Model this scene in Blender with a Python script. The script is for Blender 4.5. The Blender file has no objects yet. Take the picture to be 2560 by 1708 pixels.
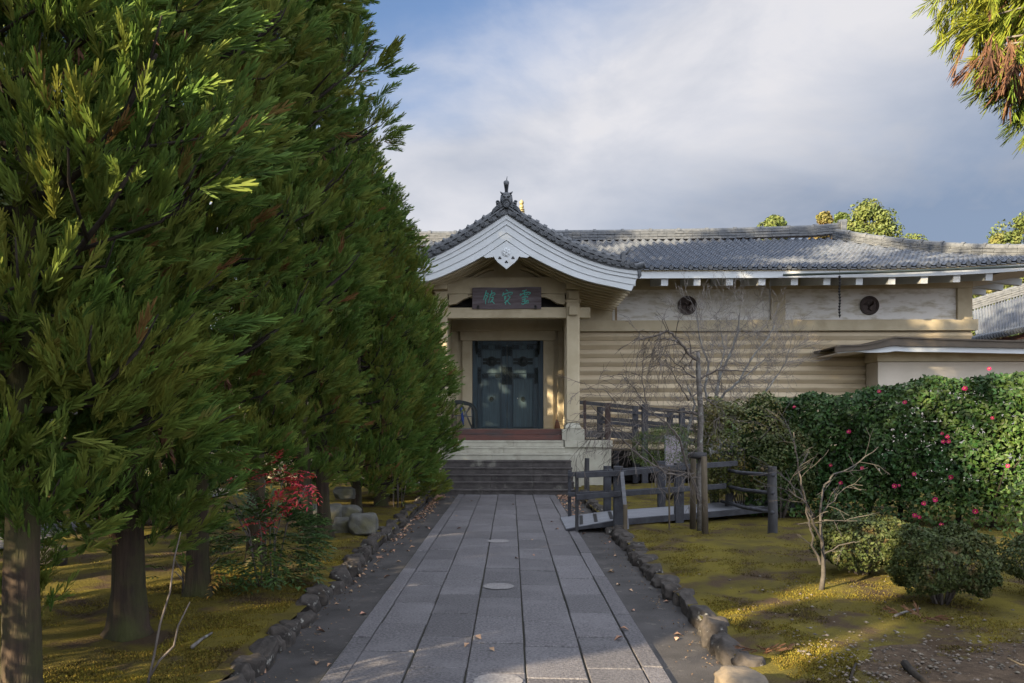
import bpy, math, random
import numpy as np
from mathutils import Vector, Matrix

# ------------------------------------------------------------------ camera, sky, sun, exposure
scene = bpy.context.scene
F, H, TH = 2050.0, 1.72, math.radians(1.5)      # focal length in photo pixels, eye height, small yaw to the left
SN, CS = math.sin(TH), math.cos(TH)
CX, CY = 1277 - F*math.tan(TH), 1060.0
cam_d = bpy.data.cameras.new("camera"); cam = bpy.data.objects.new("camera", cam_d)
scene.collection.objects.link(cam); scene.camera = cam
cam.location = (0, 0, H); cam.rotation_euler = (math.radians(90), 0, TH)
cam_d.sensor_width = 36; cam_d.lens = F*36/2560
cam_d.shift_x = (1280-CX)/2560; cam_d.shift_y = (CY-854)/2560
cam_d.clip_start = 0.05; cam_d.clip_end = 3000

SUN_EL, SUN_AZ = 17.0, 47.0       # degrees; azimuth from -Y (behind the camera) towards -X (left)
az = math.radians(SUN_AZ); el = math.radians(SUN_EL)
to_sun = Vector((-math.sin(az)*math.cos(el), -math.cos(az)*math.cos(el), math.sin(el)))
sun_d = bpy.data.lights.new("sun", 'SUN'); sun = bpy.data.objects.new("sun", sun_d)
scene.collection.objects.link(sun)
sun_d.energy = 4.7; sun_d.angle = math.radians(0.5); sun_d.color = (1.0, 0.80, 0.52)
sun.rotation_euler = to_sun.to_track_quat('Z', 'Y').to_euler()

world = bpy.data.worlds.new("World"); scene.world = world; world.use_nodes = True
def build_sky():
    nt = world.node_tree; N = nt.nodes; L = nt.links; N.clear()
    def n(t, **k):
        o = N.new(t)
        for a, b in k.items(): setattr(o, a, b)
        return o
    out = n('ShaderNodeOutputWorld'); bg = n('ShaderNodeBackground'); bg.inputs['Strength'].default_value = 0.056
    sky = n('ShaderNodeTexSky', sky_type='NISHITA'); sky.sun_disc = False
    sky.sun_elevation = el; sky.sun_rotation = math.atan2(to_sun.x, to_sun.y); sky.altitude = 50
    sky.air_density = 1.0; sky.dust_density = 0.6; sky.ozone_density = 1.6
    tc = n('ShaderNodeTexCoord'); sep = n('ShaderNodeSeparateXYZ'); L.new(tc.outputs['Generated'], sep.inputs[0])
    def m(op, a, b=None, c=None, clamp=False):
        o = n('ShaderNodeMath', operation=op, use_clamp=clamp)
        for i, v in enumerate((a, b, c)):
            if v is None: continue
            if isinstance(v, (int, float)): o.inputs[i].default_value = v
            else: L.new(v, o.inputs[i])
        return o.outputs[0]
    x, y, z = sep.outputs
    # cloud layer: direction projected on a flat layer overhead, so that clouds foreshorten to the horizon
    zz = m('ADD', m('MAXIMUM', z, 0.0), 0.22)
    comb = n('ShaderNodeCombineXYZ'); L.new(m('DIVIDE', x, zz), comb.inputs[0]); L.new(m('DIVIDE', y, zz), comb.inputs[1])
    mp = n('ShaderNodeMapping'); mp.inputs['Rotation'].default_value = (0, 0, math.radians(-32)); mp.inputs['Scale'].default_value = (0.62, 1.25, 1)
    L.new(comb.outputs[0], mp.inputs[0])
    def noise(vec, sc, det, ro, off=0):
        o = n('ShaderNodeTexNoise'); o.inputs['Scale'].default_value = sc; o.inputs['Detail'].default_value = det
        o.inputs['Roughness'].default_value = ro; o.inputs['Distortion'].default_value = 0.35
        a = n('ShaderNodeVectorMath', operation='ADD'); L.new(vec, a.inputs[0]); a.inputs[1].default_value = (off, off*.7, off*.3)
        L.new(a.outputs[0], o.inputs['Vector']); return o.outputs['Fac']
    n1 = noise(mp.outputs[0], 1.15, 6, 0.5, 3.1)
    n2 = noise(mp.outputs[0], 0.8, 4, 0.45, 11.7)
    def ramp(v, a, b):
        o = n('ShaderNodeMapRange', interpolation_type='SMOOTHSTEP'); L.new(v, o.inputs[0])
        o.inputs[1].default_value = a; o.inputs[2].default_value = b; return o.outputs[0]
    def lobe(d, a, b):        # cloud bank / clear patch about one heading in the sky
        d = Vector(d).normalized(); o = n('ShaderNodeVectorMath', operation='DOT_PRODUCT')
        L.new(tc.outputs['Generated'], o.inputs[0]); o.inputs[1].default_value = d
        return ramp(o.outputs['Value'], math.cos(math.radians(a)), math.cos(math.radians(b)))
    # bands of cloud lying along a great circle that climbs to the right
    A_ = Vector((-.091, 1, .278)); B_ = Vector((.387, 1, .49)); pn = A_.cross(B_).normalized()
    dp = n('ShaderNodeVectorMath', operation='DOT_PRODUCT'); L.new(tc.outputs['Generated'], dp.inputs[0]); dp.inputs[1].default_value = pn if pn.z < 0 else -pn
    v = dp.outputs['Value']
    mg = n('ShaderNodeMapping'); mg.inputs['Rotation'].default_value = (0, math.radians(24), 0); mg.inputs['Scale'].default_value = (1.0, 1.0, 1.9); L.new(tc.outputs['Generated'], mg.inputs[0])
    n3 = noise(mg.outputs[0], 4.6, 7, 0.55, 5.3)
    vv = m('ADD', v, m('MULTIPLY', m('SUBTRACT', n1, 0.5), 0.26))
    vv = m('ADD', vv, m('MULTIPLY', m('SUBTRACT', n3, 0.5), 0.15))
    fac = m('ADD', m('MULTIPLY', ramp(vv, -0.20, -0.035), 0.95), m('MULTIPLY', ramp(n3, .45, .8), .16), clamp=True)
    bright = m('SUBTRACT', 1.0, m('MULTIPLY', ramp(vv, 0.02, 0.23), 0.95))
    bright = m('MULTIPLY', bright, m('ADD', 0.82, m('MULTIPLY', ramp(n2, 0.3, 0.68), 0.22)))
    bright = m('ADD', bright, m('MULTIPLY', m('SUBTRACT', n3, 0.53), 1.6), clamp=True)
    cm = n('ShaderNodeMix', data_type='RGBA'); L.new(bright, cm.inputs['Factor'])
    cm.inputs['A'].default_value = (SKY_DARK[0], SKY_DARK[1], SKY_DARK[2], 1); cm.inputs['B'].default_value = (*SKY_LIGHT, 1)
    mx = n('ShaderNodeMix', data_type='RGBA'); L.new(fac, mx.inputs['Factor'])
    gain = n('ShaderNodeMix', data_type='RGBA', blend_type='MULTIPLY'); gain.inputs['Factor'].default_value = 1
    L.new(sky.outputs[0], gain.inputs['A']); gain.inputs['B'].default_value = (.72, .72, .80, 1)
    L.new(gain.outputs['Result'], mx.inputs['A']); L.new(cm.outputs['Result'], mx.inputs['B'])
    # unseen bright cloud added overhead and behind to lift the shade
    yb = ramp(y, 0.35, -0.5); zb = ramp(z, 0.55, 0.95)
    hi = m('MAXIMUM', yb, zb); hi = m('MULTIPLY', hi, m('ADD', 0.75, m('MULTIPLY', n2, 0.5)))
    hc = n('ShaderNodeMix', data_type='RGBA'); L.new(hi, hc.inputs['Factor']); L.new(mx.outputs['Result'], hc.inputs['A']); hc.inputs['B'].default_value = (*SKY_HIGH, 1)
    L.new(hc.outputs['Result'], bg.inputs['Color']); L.new(bg.outputs[0], out.inputs['Surface'])
SKY_DARK = (1.02, 1.30, 1.82); SKY_LIGHT = (3.2, 3.18, 3.32); SKY_HIGH = (9.0, 9.5, 10.6)
build_sky()
scene.view_settings.view_transform = 'Standard'; scene.view_settings.look = 'None'
scene.view_settings.exposure = 2.15; scene.view_settings.gamma = 1.0
scene.cycles.max_bounces = 6; scene.cycles.transparent_max_bounces = 4
scene.cycles.use_denoising = True

# ------------------------------------------------------------------ measuring helpers (photo pixel -> place)
def P(px, py, Y):
    k = (px-CX)/F
    X = Y*(k*CS-SN)/(CS+k*SN); d = -X*SN+Y*CS
    return Vector((X, Y, H-(py-CY)/F*d))
def G(px, py, z=0.0):
    d = F*(H-z)/(py-CY); xr = (px-CX)/F*d
    return Vector((-d*SN+xr*CS, d*CS+xr*SN, z))
def PX(px, Y): return P(px, 0, Y).x
def PZ(px, py, Y): return P(px, py, Y).z

# ------------------------------------------------------------------ scene helpers
COL = scene.collection
def tag(o, label=None, cat=None, group=None, kind=None):
    if label: o["label"] = label
    if cat: o["category"] = cat
    if group: o["group"] = group
    if kind: o["kind"] = kind
    return o
def thing(name, loc, label, cat, group=None, rz=0.0):
    o = bpy.data.objects.new(name, None); COL.objects.link(o); o.empty_display_size = 0.2
    o.location = loc; o.rotation_euler = (0, 0, rz)
    return tag(o, label, cat, group)
def origin_of(parent):
    v = Vector((0, 0, 0)); p = parent
    while p is not None: v += Vector(p.location); p = p.parent
    return v
def link_mesh(name, me, mat, parent=None):
    o = bpy.data.objects.new(name, me); COL.objects.link(o)
    if mat: me.materials.append(mat)
    if parent: o.parent = parent
    return o
def copy_tree(o, parent=None):
    c = o.copy(); COL.objects.link(c)
    if parent: c.parent = parent
    for ch in list(o.children): copy_tree(ch, c)
    return c

class MB:
    """collects shapes (place coordinates) and links them as one mesh object"""
    def __init__(s): s.v = []; s.f = []
    def add(s, vs, fs):
        o = len(s.v); s.v += [tuple(v) for v in vs]; s.f += [tuple(i+o for i in f) for f in fs]
    def box(s, x0, x1, y0, y1, z0, z1):
        s.add([(x0,y0,z0),(x1,y0,z0),(x1,y1,z0),(x0,y1,z0),(x0,y0,z1),(x1,y0,z1),(x1,y1,z1),(x0,y1,z1)],
              [(0,3,2,1),(4,5,6,7),(0,1,5,4),(1,2,6,5),(2,3,7,6),(3,0,4,7)])
    def bar(s, p, q, w, h):
        p, q = Vector(p), Vector(q); d = (q-p).normalized()
        up = Vector((0,0,1)) if abs(d.z) < .95 else Vector((0,1,0))
        a = d.cross(up).normalized()*w/2; b = a.cross(d).normalized()*h/2
        vs = [p-a-b, p+a-b, p+a+b, p-a+b, q-a-b, q+a-b, q+a+b, q-a+b]
        s.add(vs, [(0,1,2,3),(7,6,5,4),(0,4,5,1),(1,5,6,2),(2,6,7,3),(3,7,4,0)])
    def tube(s, pts, rad, n=8):
        pts = [Vector(p) for p in pts]; m = len(pts)
        if not hasattr(rad, '__len__'): rad = [rad]*m
        o = len(s.v); ref = None
        for i, p in enumerate(pts):
            d = (pts[min(i+1, m-1)]-pts[max(i-1, 0)])
            d = d.normalized() if d.length > 1e-9 else Vector((0,0,1))
            if ref is None: ref = Vector((1,0,0)) if abs(d.x) < .8 else Vector((0,1,0))
            a = (ref-d*ref.dot(d)); a = a.normalized() if a.length > 1e-6 else d.orthogonal().normalized()
            ref = a; b = d.cross(a)
            for k in range(n):
                t = 2*math.pi*k/n; s.v.append(tuple(p+(a*math.cos(t)+b*math.sin(t))*rad[i]))
        for i in range(m-1):
            for k in range(n):
                k2 = (k+1) % n; s.f.append((o+i*n+k, o+i*n+k2, o+(i+1)*n+k2, o+(i+1)*n+k))
        s.f.append(tuple(o+k for k in range(n-1, -1, -1))); s.f.append(tuple(o+(m-1)*n+k for k in range(n)))
    def cyl(s, p, q, r, n=16, r2=None): s.tube([p, q], [r, r if r2 is None else r2], n)
    def lathe(s, prof, c, n=16):
        o = len(s.v); m = len(prof)
        for r, z in prof:
            for k in range(n):
                t = 2*math.pi*k/n; s.v.append((c[0]+r*math.cos(t), c[1]+r*math.sin(t), c[2]+z))
        for i in range(m-1):
            for k in range(n):
                k2 = (k+1) % n; s.f.append((o+i*n+k, o+i*n+k2, o+(i+1)*n+k2, o+(i+1)*n+k))
        s.f.append(tuple(o+k for k in range(n-1, -1, -1))); s.f.append(tuple(o+(m-1)*n+k for k in range(n)))
    def prism(s, poly, y0, y1):
        """polygon of (x, z) points extruded along y"""
        n = len(poly)
        s.add([(x, y0, z) for x, z in poly]+[(x, y1, z) for x, z in poly],
              [tuple(range(n)), tuple(range(2*n-1, n-1, -1))]+[(i, i+n, (i+1) % n+n, (i+1) % n) for i in range(n)])
    def strip(s, top, bot, y0, y1):
        """band between two curves of (x, z) points, extruded along y, as quads"""
        n = len(top); o = len(s.v)
        for (x, z), (u, w) in zip(top, bot):
            s.v += [(x, y0, z), (u, y0, w), (u, y1, w), (x, y1, z)]
        for i in range(n-1):
            a, b = o+i*4, o+(i+1)*4
            for k in range(4): s.f.append((a+k, a+(k+1) % 4, b+(k+1) % 4, b+k))
        s.f.append((o+3, o+2, o+1, o)); e = o+(n-1)*4; s.f.append((e, e+1, e+2, e+3))
    def ball(s, c, r, n=10, sc=(1,1,1)):
        prof = [(max(1e-4, r*math.sin(math.pi*i/n)), -r*math.cos(math.pi*i/n)) for i in range(n+1)]
        o = len(s.v); s.lathe(prof, (0,0,0), n)
        for i in range(o, len(s.v)):
            x, y, z = s.v[i]; s.v[i] = (c[0]+x*sc[0], c[1]+y*sc[1], c[2]+z*sc[2])
    def build(s, name, mat, parent=None, smooth=False, bevel=0.0, fix=True):
        off = origin_of(parent) if parent else Vector((0,0,0))
        me = bpy.data.meshes.new(name)
        me.from_pydata([(x-off.x, y-off.y, z-off.z) for x, y, z in s.v], [], s.f)
        if fix:
            import bmesh
            bm = bmesh.new(); bm.from_mesh(me); bmesh.ops.recalc_face_normals(bm, faces=bm.faces); bm.to_mesh(me); bm.free()
        if smooth: me.polygons.foreach_set('use_smooth', [True]*len(me.polygons))
        o = link_mesh(name, me, mat, parent)
        if smooth == 2:
            md = o.modifiers.new('auto', 'EDGE_SPLIT'); md.split_angle = math.radians(40)
        if bevel:
            b = o.modifiers.new('bevel', 'BEVEL'); b.width = bevel; b.segments = 2; b.limit_method = 'ANGLE'
        return o

def fast_mesh(name, V, T, mat, parent=None, A=None):
    """numpy triangles -> mesh object; V are place coordinates"""
    off = np.array(origin_of(parent)) if parent else np.zeros(3)
    me = bpy.data.meshes.new(name); V = np.asarray(V, np.float32)-off.astype(np.float32); T = np.asarray(T, np.int32)
    me.vertices.add(len(V)); me.vertices.foreach_set('co', V.ravel())
    k = T.shape[1]; me.loops.add(T.size); me.loops.foreach_set('vertex_index', T.ravel())
    me.polygons.add(len(T)); me.polygons.foreach_set('loop_start', np.arange(0, T.size, k, dtype=np.int32))
    me.polygons.foreach_set('loop_total', np.full(len(T), k, np.int32))
    me.update(calc_edges=True)
    if A is not None:
        at = me.attributes.new('shoot', 'FLOAT_VECTOR', 'POINT'); at.data.foreach_set('vector', np.asarray(A, np.float32).ravel())
    return link_mesh(name, me, mat, parent)

# ------------------------------------------------------------------ materials
def mat(name, c1, c2=None, sc=4.0, rough=0.8, bump=0.0, bsc=None, stretch=(1,1,1), metal=0.0, spec=0.3, det=5.0, lo=.35, hi=.65,
        island=0.0, c3=None, sc3=1.0, lo3=.55, hi3=.7, transl=0.0, coat=0.0, st3=(1,1,1)):
    M = bpy.data.materials.new(name); M.use_nodes = True; nt = M.node_tree; N = nt.nodes; L = nt.links
    bs = N['Principled BSDF']; bs.inputs['Roughness'].default_value = rough; bs.inputs['Metallic'].default_value = metal
    bs.inputs['Specular IOR Level'].default_value = spec; bs.inputs['Coat Weight'].default_value = coat
    tc = N.new('ShaderNodeTexCoord')
    def noise(scale, st, detail=det):
        mp = N.new('ShaderNodeMapping'); mp.inputs['Scale'].default_value = st; L.new(tc.outputs['Object'], mp.inputs[0])
        o = N.new('ShaderNodeTexNoise'); o.inputs['Scale'].default_value = scale; o.inputs['Detail'].default_value = detail
        o.inputs['Roughness'].default_value = 0.6; L.new(mp.outputs[0], o.inputs['Vector']); return o.outputs['Fac']
    def rng(v, a, b):
        o = N.new('ShaderNodeMapRange'); L.new(v, o.inputs[0]); o.inputs[1].default_value = a; o.inputs[2].default_value = b; return o.outputs[0]
    def mix(f, a, b):
        o = N.new('ShaderNodeMix'); o.data_type = 'RGBA'
        if isinstance(f, float): o.inputs['Factor'].default_value = f
        else: L.new(f, o.inputs['Factor'])
        for k, v in (('A', a), ('B', b)):
            if isinstance(v, tuple): o.inputs[k].default_value = (*v, 1)
            else: L.new(v, o.inputs[k])
        return o.outputs['Result']
    col = c1
    if c2 is not None: col = mix(rng(noise(sc, stretch), lo, hi), c1, c2)
    if c3 is not None: col = mix(rng(noise(sc3, st3, 6.0), lo3, hi3), col, c3)
    if island:
        g = N.new('ShaderNodeNewGeometry'); h = N.new('ShaderNodeHueSaturation')
        v = N.new('ShaderNodeMapRange'); L.new(g.outputs['Random Per Island'], v.inputs[0]); v.inputs[3].default_value = 1-island; v.inputs[4].default_value = 1+island
        L.new(v.outputs[0], h.inputs['Value'])
        v2 = N.new('ShaderNodeMapRange'); mm = N.new('ShaderNodeMath'); mm.operation = 'FRACT'; m2 = N.new('ShaderNodeMath'); m2.operation = 'MULTIPLY'
        L.new(g.outputs['Random Per Island'], m2.inputs[0]); m2.inputs[1].default_value = 7.31; L.new(m2.outputs[0], mm.inputs[0]); L.new(mm.outputs[0], v2.inputs[0])
        v2.inputs[3].default_value = .5-.05*island; v2.inputs[4].default_value = .5+.05*island; L.new(v2.outputs[0], h.inputs['Hue'])
        if isinstance(col, tuple): h.inputs['Color'].default_value = (*col, 1)
        else: L.new(col, h.inputs['Color'])
        col = h.outputs[0]
    if isinstance(col, tuple): bs.inputs['Base Color'].default_value = (*col, 1)
    else: L.new(col, bs.inputs['Base Color'])
    if bump:
        b = N.new('ShaderNodeBump'); b.inputs['Strength'].default_value = bump; b.inputs['Distance'].default_value = 0.02
        L.new(noise(bsc or sc*4, stretch, 4.0), b.inputs['Height']); L.new(b.outputs[0], bs.inputs['Normal'])
    if transl:
        t = N.new('ShaderNodeBsdfTranslucent'); ms = N.new('ShaderNodeMixShader'); ms.inputs[0].default_value = transl
        if isinstance(col, tuple): t.inputs[0].default_value = (*col, 1)
        else: L.new(col, t.inputs[0])
        L.new(bs.outputs[0], ms.inputs[1]); L.new(t.outputs[0], ms.inputs[2]); L.new(ms.outputs[0], N['Material Output'].inputs['Surface'])
    return M

def needle_mat(name, inner, tip, olive, dead, transl=.25):
    """cedar shoots: dull at the base, fresher at the tip, some sprays olive or browned"""
    M = bpy.data.materials.new(name); M.use_nodes = True; nt = M.node_tree; N = nt.nodes; L = nt.links; bs = N['Principled BSDF']
    bs.inputs['Roughness'].default_value = .7; bs.inputs['Specular IOR Level'].default_value = .15
    at = N.new('ShaderNodeAttribute'); at.attribute_name = 'shoot'; sp = N.new('ShaderNodeSeparateXYZ'); L.new(at.outputs['Vector'], sp.inputs[0])
    def mix(f, a, b):
        o = N.new('ShaderNodeMix'); o.data_type = 'RGBA'; L.new(f, o.inputs['Factor'])
        for k, v in (('A', a), ('B', b)):
            if isinstance(v, tuple): o.inputs[k].default_value = (*v, 1)
            else: L.new(v, o.inputs[k])
        return o.outputs['Result']
    def rng(v, a, b):
        o = N.new('ShaderNodeMapRange'); L.new(v, o.inputs[0]); o.inputs[1].default_value = a; o.inputs[2].default_value = b; return o.outputs[0]
    tc = N.new('ShaderNodeTexCoord'); nz = N.new('ShaderNodeTexNoise'); nz.inputs['Scale'].default_value = 1.3; nz.inputs['Detail'].default_value = 3; L.new(tc.outputs['Object'], nz.inputs['Vector'])
    ad = N.new('ShaderNodeMath'); ad.operation = 'MULTIPLY_ADD'; L.new(sp.outputs[1], ad.inputs[0]); ad.inputs[1].default_value = .22; L.new(nz.outputs['Fac'], ad.inputs[2])
    col = mix(rng(sp.outputs[0], .1, .95), inner, tip); col = mix(rng(ad.outputs[0], .52, .86), col, olive); col = mix(rng(sp.outputs[1], .978, .99), col, dead)
    L.new(col, bs.inputs['Base Color'])
    t = N.new('ShaderNodeBsdfTranslucent'); ms = N.new('ShaderNodeMixShader'); ms.inputs[0].default_value = transl; L.new(col, t.inputs[0])
    L.new(bs.outputs[0], ms.inputs[1]); L.new(t.outputs[0], ms.inputs[2]); L.new(ms.outputs[0], N['Material Output'].inputs['Surface'])
    return M
M_STUCCO = mat('beige_concrete', (.46,.40,.285), (.39,.335,.23), sc=2.2, rough=.85, bump=.25, bsc=60, c3=(.27,.22,.14), sc3=.9, lo3=.58, hi3=.85)
M_LOG = mat('beige_cast_log', (.52,.44,.315), (.44,.365,.25), sc=1.6, rough=.85, bump=.2, bsc=50, stretch=(.35,1,1.5), c3=(.31,.255,.17), sc3=1.3, lo3=.56, hi3=.85)
M_PLASTER = mat('weathered_plaster', (.66,.65,.63), (.42,.385,.31), sc=2.2, rough=.9, bump=.2, bsc=30, stretch=(.8,1,2.6), lo=.48, hi=.66, c3=(.30,.27,.21), sc3=3.4, lo3=.60, hi3=.76, st3=(.6,1,2.4))
M_WHITE = mat('white_painted_board', (.50,.53,.56), (.44,.47,.49), sc=1.5, rough=.6, bump=.05, bsc=40, c3=(.42,.36,.28), sc3=2.0, lo3=.66, hi3=.86)
M_WHITEWALL = mat('pale_plaster_wall', (.55,.50,.43), (.48,.44,.37), sc=1.2, rough=.9, bump=.1, bsc=60)
M_TILE = mat('grey_roof_tile', (.050,.060,.078), (.105,.12,.148), sc=7, rough=.5, metal=.0, bump=.08, bsc=30, spec=.45, c3=(.10,.105,.12), sc3=2.3, lo3=.5, hi3=.75)
M_TILED = mat('dark_roof_tile', (.045,.052,.062), (.085,.093,.105), sc=9, rough=.5, bump=.2, bsc=60, spec=.5, c3=(.14,.14,.125), sc3=6, lo3=.64, hi3=.8)
M_STEP = mat('pale_stone_step', (.38,.37,.31), (.30,.29,.24), sc=4, rough=.85, bump=.3, bsc=80, c3=(.20,.19,.15), sc3=2.5, lo3=.58, hi3=.8)
M_STEPD = mat('dark_stained_stone_step', (.040,.036,.036), (.075,.068,.066), sc=5, rough=.85, bump=.35, bsc=70, c3=(.19,.185,.16), sc3=2.2, lo3=.60, hi3=.74, st3=(1,1,.8))
M_BRONZE = mat('patinated_bronze', (.012,.036,.052), (.007,.016,.022), sc=5, rough=.5, metal=.15, bump=.1, bsc=60, stretch=(3,3,.35), c3=(.04,.065,.08), sc3=3.2, lo3=.55, hi3=.8, st3=(2.5,2.5,.3), spec=.5)
M_BRONZE_P = mat('bronze_sheet_panel', (.034,.066,.080), (.016,.032,.040), sc=6, rough=.55, metal=.1, bump=.06, bsc=80, stretch=(4,4,.25), spec=.5)
M_BRONZE_D = mat('black_bronze_relief', (.004,.007,.007), (.010,.016,.014), sc=18, rough=.5, metal=.2, bump=.2, bsc=90)
M_SILL = mat('red_brown_timber', (.115,.045,.035), (.07,.035,.03), sc=4, rough=.55, bump=.3, bsc=30, stretch=(.4,3,6), c3=(.05,.045,.045), sc3=2.2, lo3=.5, hi3=.7, st3=(.5,1,3))
M_WOODGREY = mat('weathered_grey_timber', (.055,.058,.068), (.032,.033,.040), sc=6, rough=.8, bump=.4, bsc=30, stretch=(1,1,1))
M_DECK = mat('pale_grey_deck_board', (.20,.21,.235), (.14,.145,.165), sc=6, rough=.7, bump=.3, bsc=40, stretch=(.3,3,3))
M_RUST = mat('rusty_brown_steel', (.05,.03,.025), (.03,.02,.02), sc=12, rough=.7)
M_LOGF = mat('charred_log', (.028,.028,.03), (.06,.06,.065), sc=7, rough=.85, bump=.5, bsc=25, stretch=(1,1,.3))
M_SIGN = mat('dark_sign_timber', (.085,.065,.072), (.15,.135,.155), sc=2.2, rough=.6, bump=.2, bsc=14, stretch=(.5,1,5), lo=.42, hi=.7, c3=(.06,.04,.042), sc3=3, lo3=.5, hi3=.72, st3=(.4,1,6))
M_TURQ = mat('turquoise_paint', (.09,.45,.38), (.065,.37,.32), sc=20, rough=.6)
M_BLACK = mat('black_iron', (.012,.012,.014), rough=.6)
M_VENT = mat('dark_bronze_vent', (.03,.022,.02), (.05,.035,.03), sc=8, rough=.5, metal=.4, bump=.15, bsc=30)
M_SLAB = mat('grey_stone_slab', (.142,.137,.147), (.055,.052,.058), sc=46, rough=.62, bump=.7, bsc=85, island=.21, lo=.38, hi=.62, c3=(.15,.145,.155), sc3=1.6, lo3=.5, hi3=.8, spec=.35, det=8)
M_DISC = mat('pale_worn_stone', (.24,.23,.23), (.13,.125,.13), sc=45, rough=.8, bump=.3, bsc=90)
M_CONC = mat('dark_concrete', (.062,.058,.058), (.032,.030,.030), sc=1.8, rough=.85, bump=.35, bsc=70, c3=(.12,.11,.10), sc3=11, lo3=.6, hi3=.74)
M_MORTAR = mat('dark_joint', (.045,.044,.036), (.03,.03,.022), sc=20, rough=.95)
M_MOSS = mat('moss', (.118,.098,.022), (.068,.057,.021), sc=1.5, rough=1.0, bump=.9, bsc=55, spec=.05, lo=.40, hi=.66, c3=(.060,.043,.029), sc3=2.1, lo3=.50, hi3=.62)
M_EARTH = mat('bare_earth', (.095,.070,.050), (.048,.036,.027), sc=9, rough=1, bump=.8, bsc=50, spec=.05, c3=(.15,.115,.085), sc3=30, lo3=.60, hi3=.7)
M_GRAVEL = mat('grey_gravel', (.11,.11,.115), (.06,.06,.065), sc=60, rough=.95, bump=.6, bsc=90)
M_ROCK = mat('mossy_dark_rock', (.060,.052,.047), (.020,.018,.017), sc=6, rough=.9, bump=.6, bsc=22, c3=(.25,.245,.225), sc3=8, lo3=.60, hi3=.68)
M_ROCKG = mat('grey_garden_rock', (.105,.105,.095), (.05,.05,.046), sc=4, rough=.9, bump=.5, bsc=18, c3=(.10,.095,.05), sc3=2.5, lo3=.5, hi3=.7)
M_ROCKT = mat('tan_rock', (.18,.145,.105), (.10,.085,.07), sc=5, rough=.9, bump=.5, bsc=18)
M_BARK = mat('mossy_cedar_bark', (.050,.034,.023), (.018,.013,.010), sc=7, rough=.95, bump=1.0, bsc=16, stretch=(2.2,2.2,.22), c3=(.042,.044,.015), sc3=2.0, lo3=.42, hi3=.62)
M_LIMB = mat('dark_limb_bark', (.03,.024,.018), (.016,.013,.010), sc=9, rough=.95, bump=.6, bsc=20)
M_GREYBARK = mat('grey_lichen_bark', (.17,.16,.15), (.075,.066,.06), sc=14, rough=.9, bump=.5, bsc=40, c3=(.26,.275,.25), sc3=9, lo3=.58, hi3=.68)
M_TWIG = mat('grey_brown_twig', (.13,.112,.10), (.075,.063,.057), sc=12, rough=.85)
M_PALEBARK = mat('pale_lichen_bark', (.25,.26,.25), (.12,.115,.11), sc=12, rough=.9, bump=.4, bsc=40)
M_SUGI = needle_mat('cedar_needles', (.043,.084,.018), (.105,.180,.033), (.165,.168,.030), (.17,.085,.035))
M_SUGIB = mat('brown_dead_needles', (.15,.075,.04), (.08,.042,.026), sc=6, rough=.85, island=.3, transl=.15)
M_SUGIY = mat('sunlit_cedar_needles', (.10,.155,.016), (.17,.19,.016), sc=2, rough=.75, island=.35, transl=.25)  # brighter copy of the cedar needles, sunlight put into the colour
M_CAM = mat('glossy_camellia_leaf', (.020,.052,.013), (.046,.082,.018), sc=1.2, rough=.48, island=.5, spec=.22, transl=.12)
M_CAMY = mat('yellowing_leaf', (.060,.092,.022), (.115,.095,.022), sc=2.2, rough=.5, island=.4, spec=.35, transl=.2)
M_SHRUB = mat('clipped_azalea_leaf', (.058,.072,.020), (.040,.060,.018), sc=3, rough=.6, island=.38, spec=.25, transl=.18, c3=(.11,.065,.026), sc3=4, lo3=.57, hi3=.7)
M_PALETWIG = mat('pale_grey_twig', (.20,.185,.175), (.13,.115,.105), sc=10, rough=.9)
M_SAPBARK = mat('sapling_bark', (.075,.068,.062), (.04,.036,.033), sc=14, rough=.9)
M_BUSH = mat('yellow_green_leaf', (.095,.13,.026), (.06,.095,.02), sc=2.5, rough=.55, island=.3, transl=.2)
M_NAND = mat('green_nandina_leaf', (.030,.072,.022), (.055,.092,.022), sc=4, rough=.42, island=.35, spec=.4, transl=.15)
M_RED = mat('red_nandina_leaf', (.48,.022,.028), (.40,.065,.075), sc=5, rough=.5, island=.3, transl=.2)
M_ORANGE = mat('orange_nandina_leaf', (.35,.10,.03), (.30,.22,.05), sc=5, rough=.5, island=.3, transl=.2)
M_PINK = mat('magenta_petal', (.36,.010,.09), (.44,.03,.15), sc=30, rough=.5, island=.15, transl=.15)
M_YELLOW = mat('yellow_stamen', (.7,.45,.06), rough=.6)
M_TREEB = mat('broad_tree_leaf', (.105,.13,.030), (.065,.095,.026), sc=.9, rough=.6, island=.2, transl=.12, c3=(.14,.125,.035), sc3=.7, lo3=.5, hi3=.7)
M_TREER = mat('rusty_tree_leaf', (.20,.13,.045), (.12,.12,.03), sc=1.2, rough=.6, island=.35, transl=.2)
M_LIT = mat('leaf_litter', (.17,.12,.075), (.09,.06,.04), sc=3, rough=.9, island=.4)
M_FALL = mat('fallen_leaf', (.36,.23,.15), (.24,.14,.09), sc=3, rough=.8, island=.35)
M_PEB = mat('pebble', (.16,.135,.11), (.08,.07,.06), sc=5, rough=.9, island=.4)
M_CLOTH = mat('black_cover_cloth', (.018,.024,.024), (.03,.036,.036), sc=12, rough=.75, bump=.3, bsc=20)
M_STEEL = mat('dull_steel_tube', (.12,.13,.145), rough=.4, metal=.6)
M_BLUE = mat('blue_umbrella_cloth', (.02,.045,.16), rough=.6)
M_STRAW = mat('broom_straw', (.16,.07,.04), (.11,.05,.03), sc=20, rough=.9, stretch=(5,5,.5), bump=.5)
M_BAMBOO = mat('dry_bamboo', (.30,.22,.12), (.24,.17,.09), sc=8, rough=.6)
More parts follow.
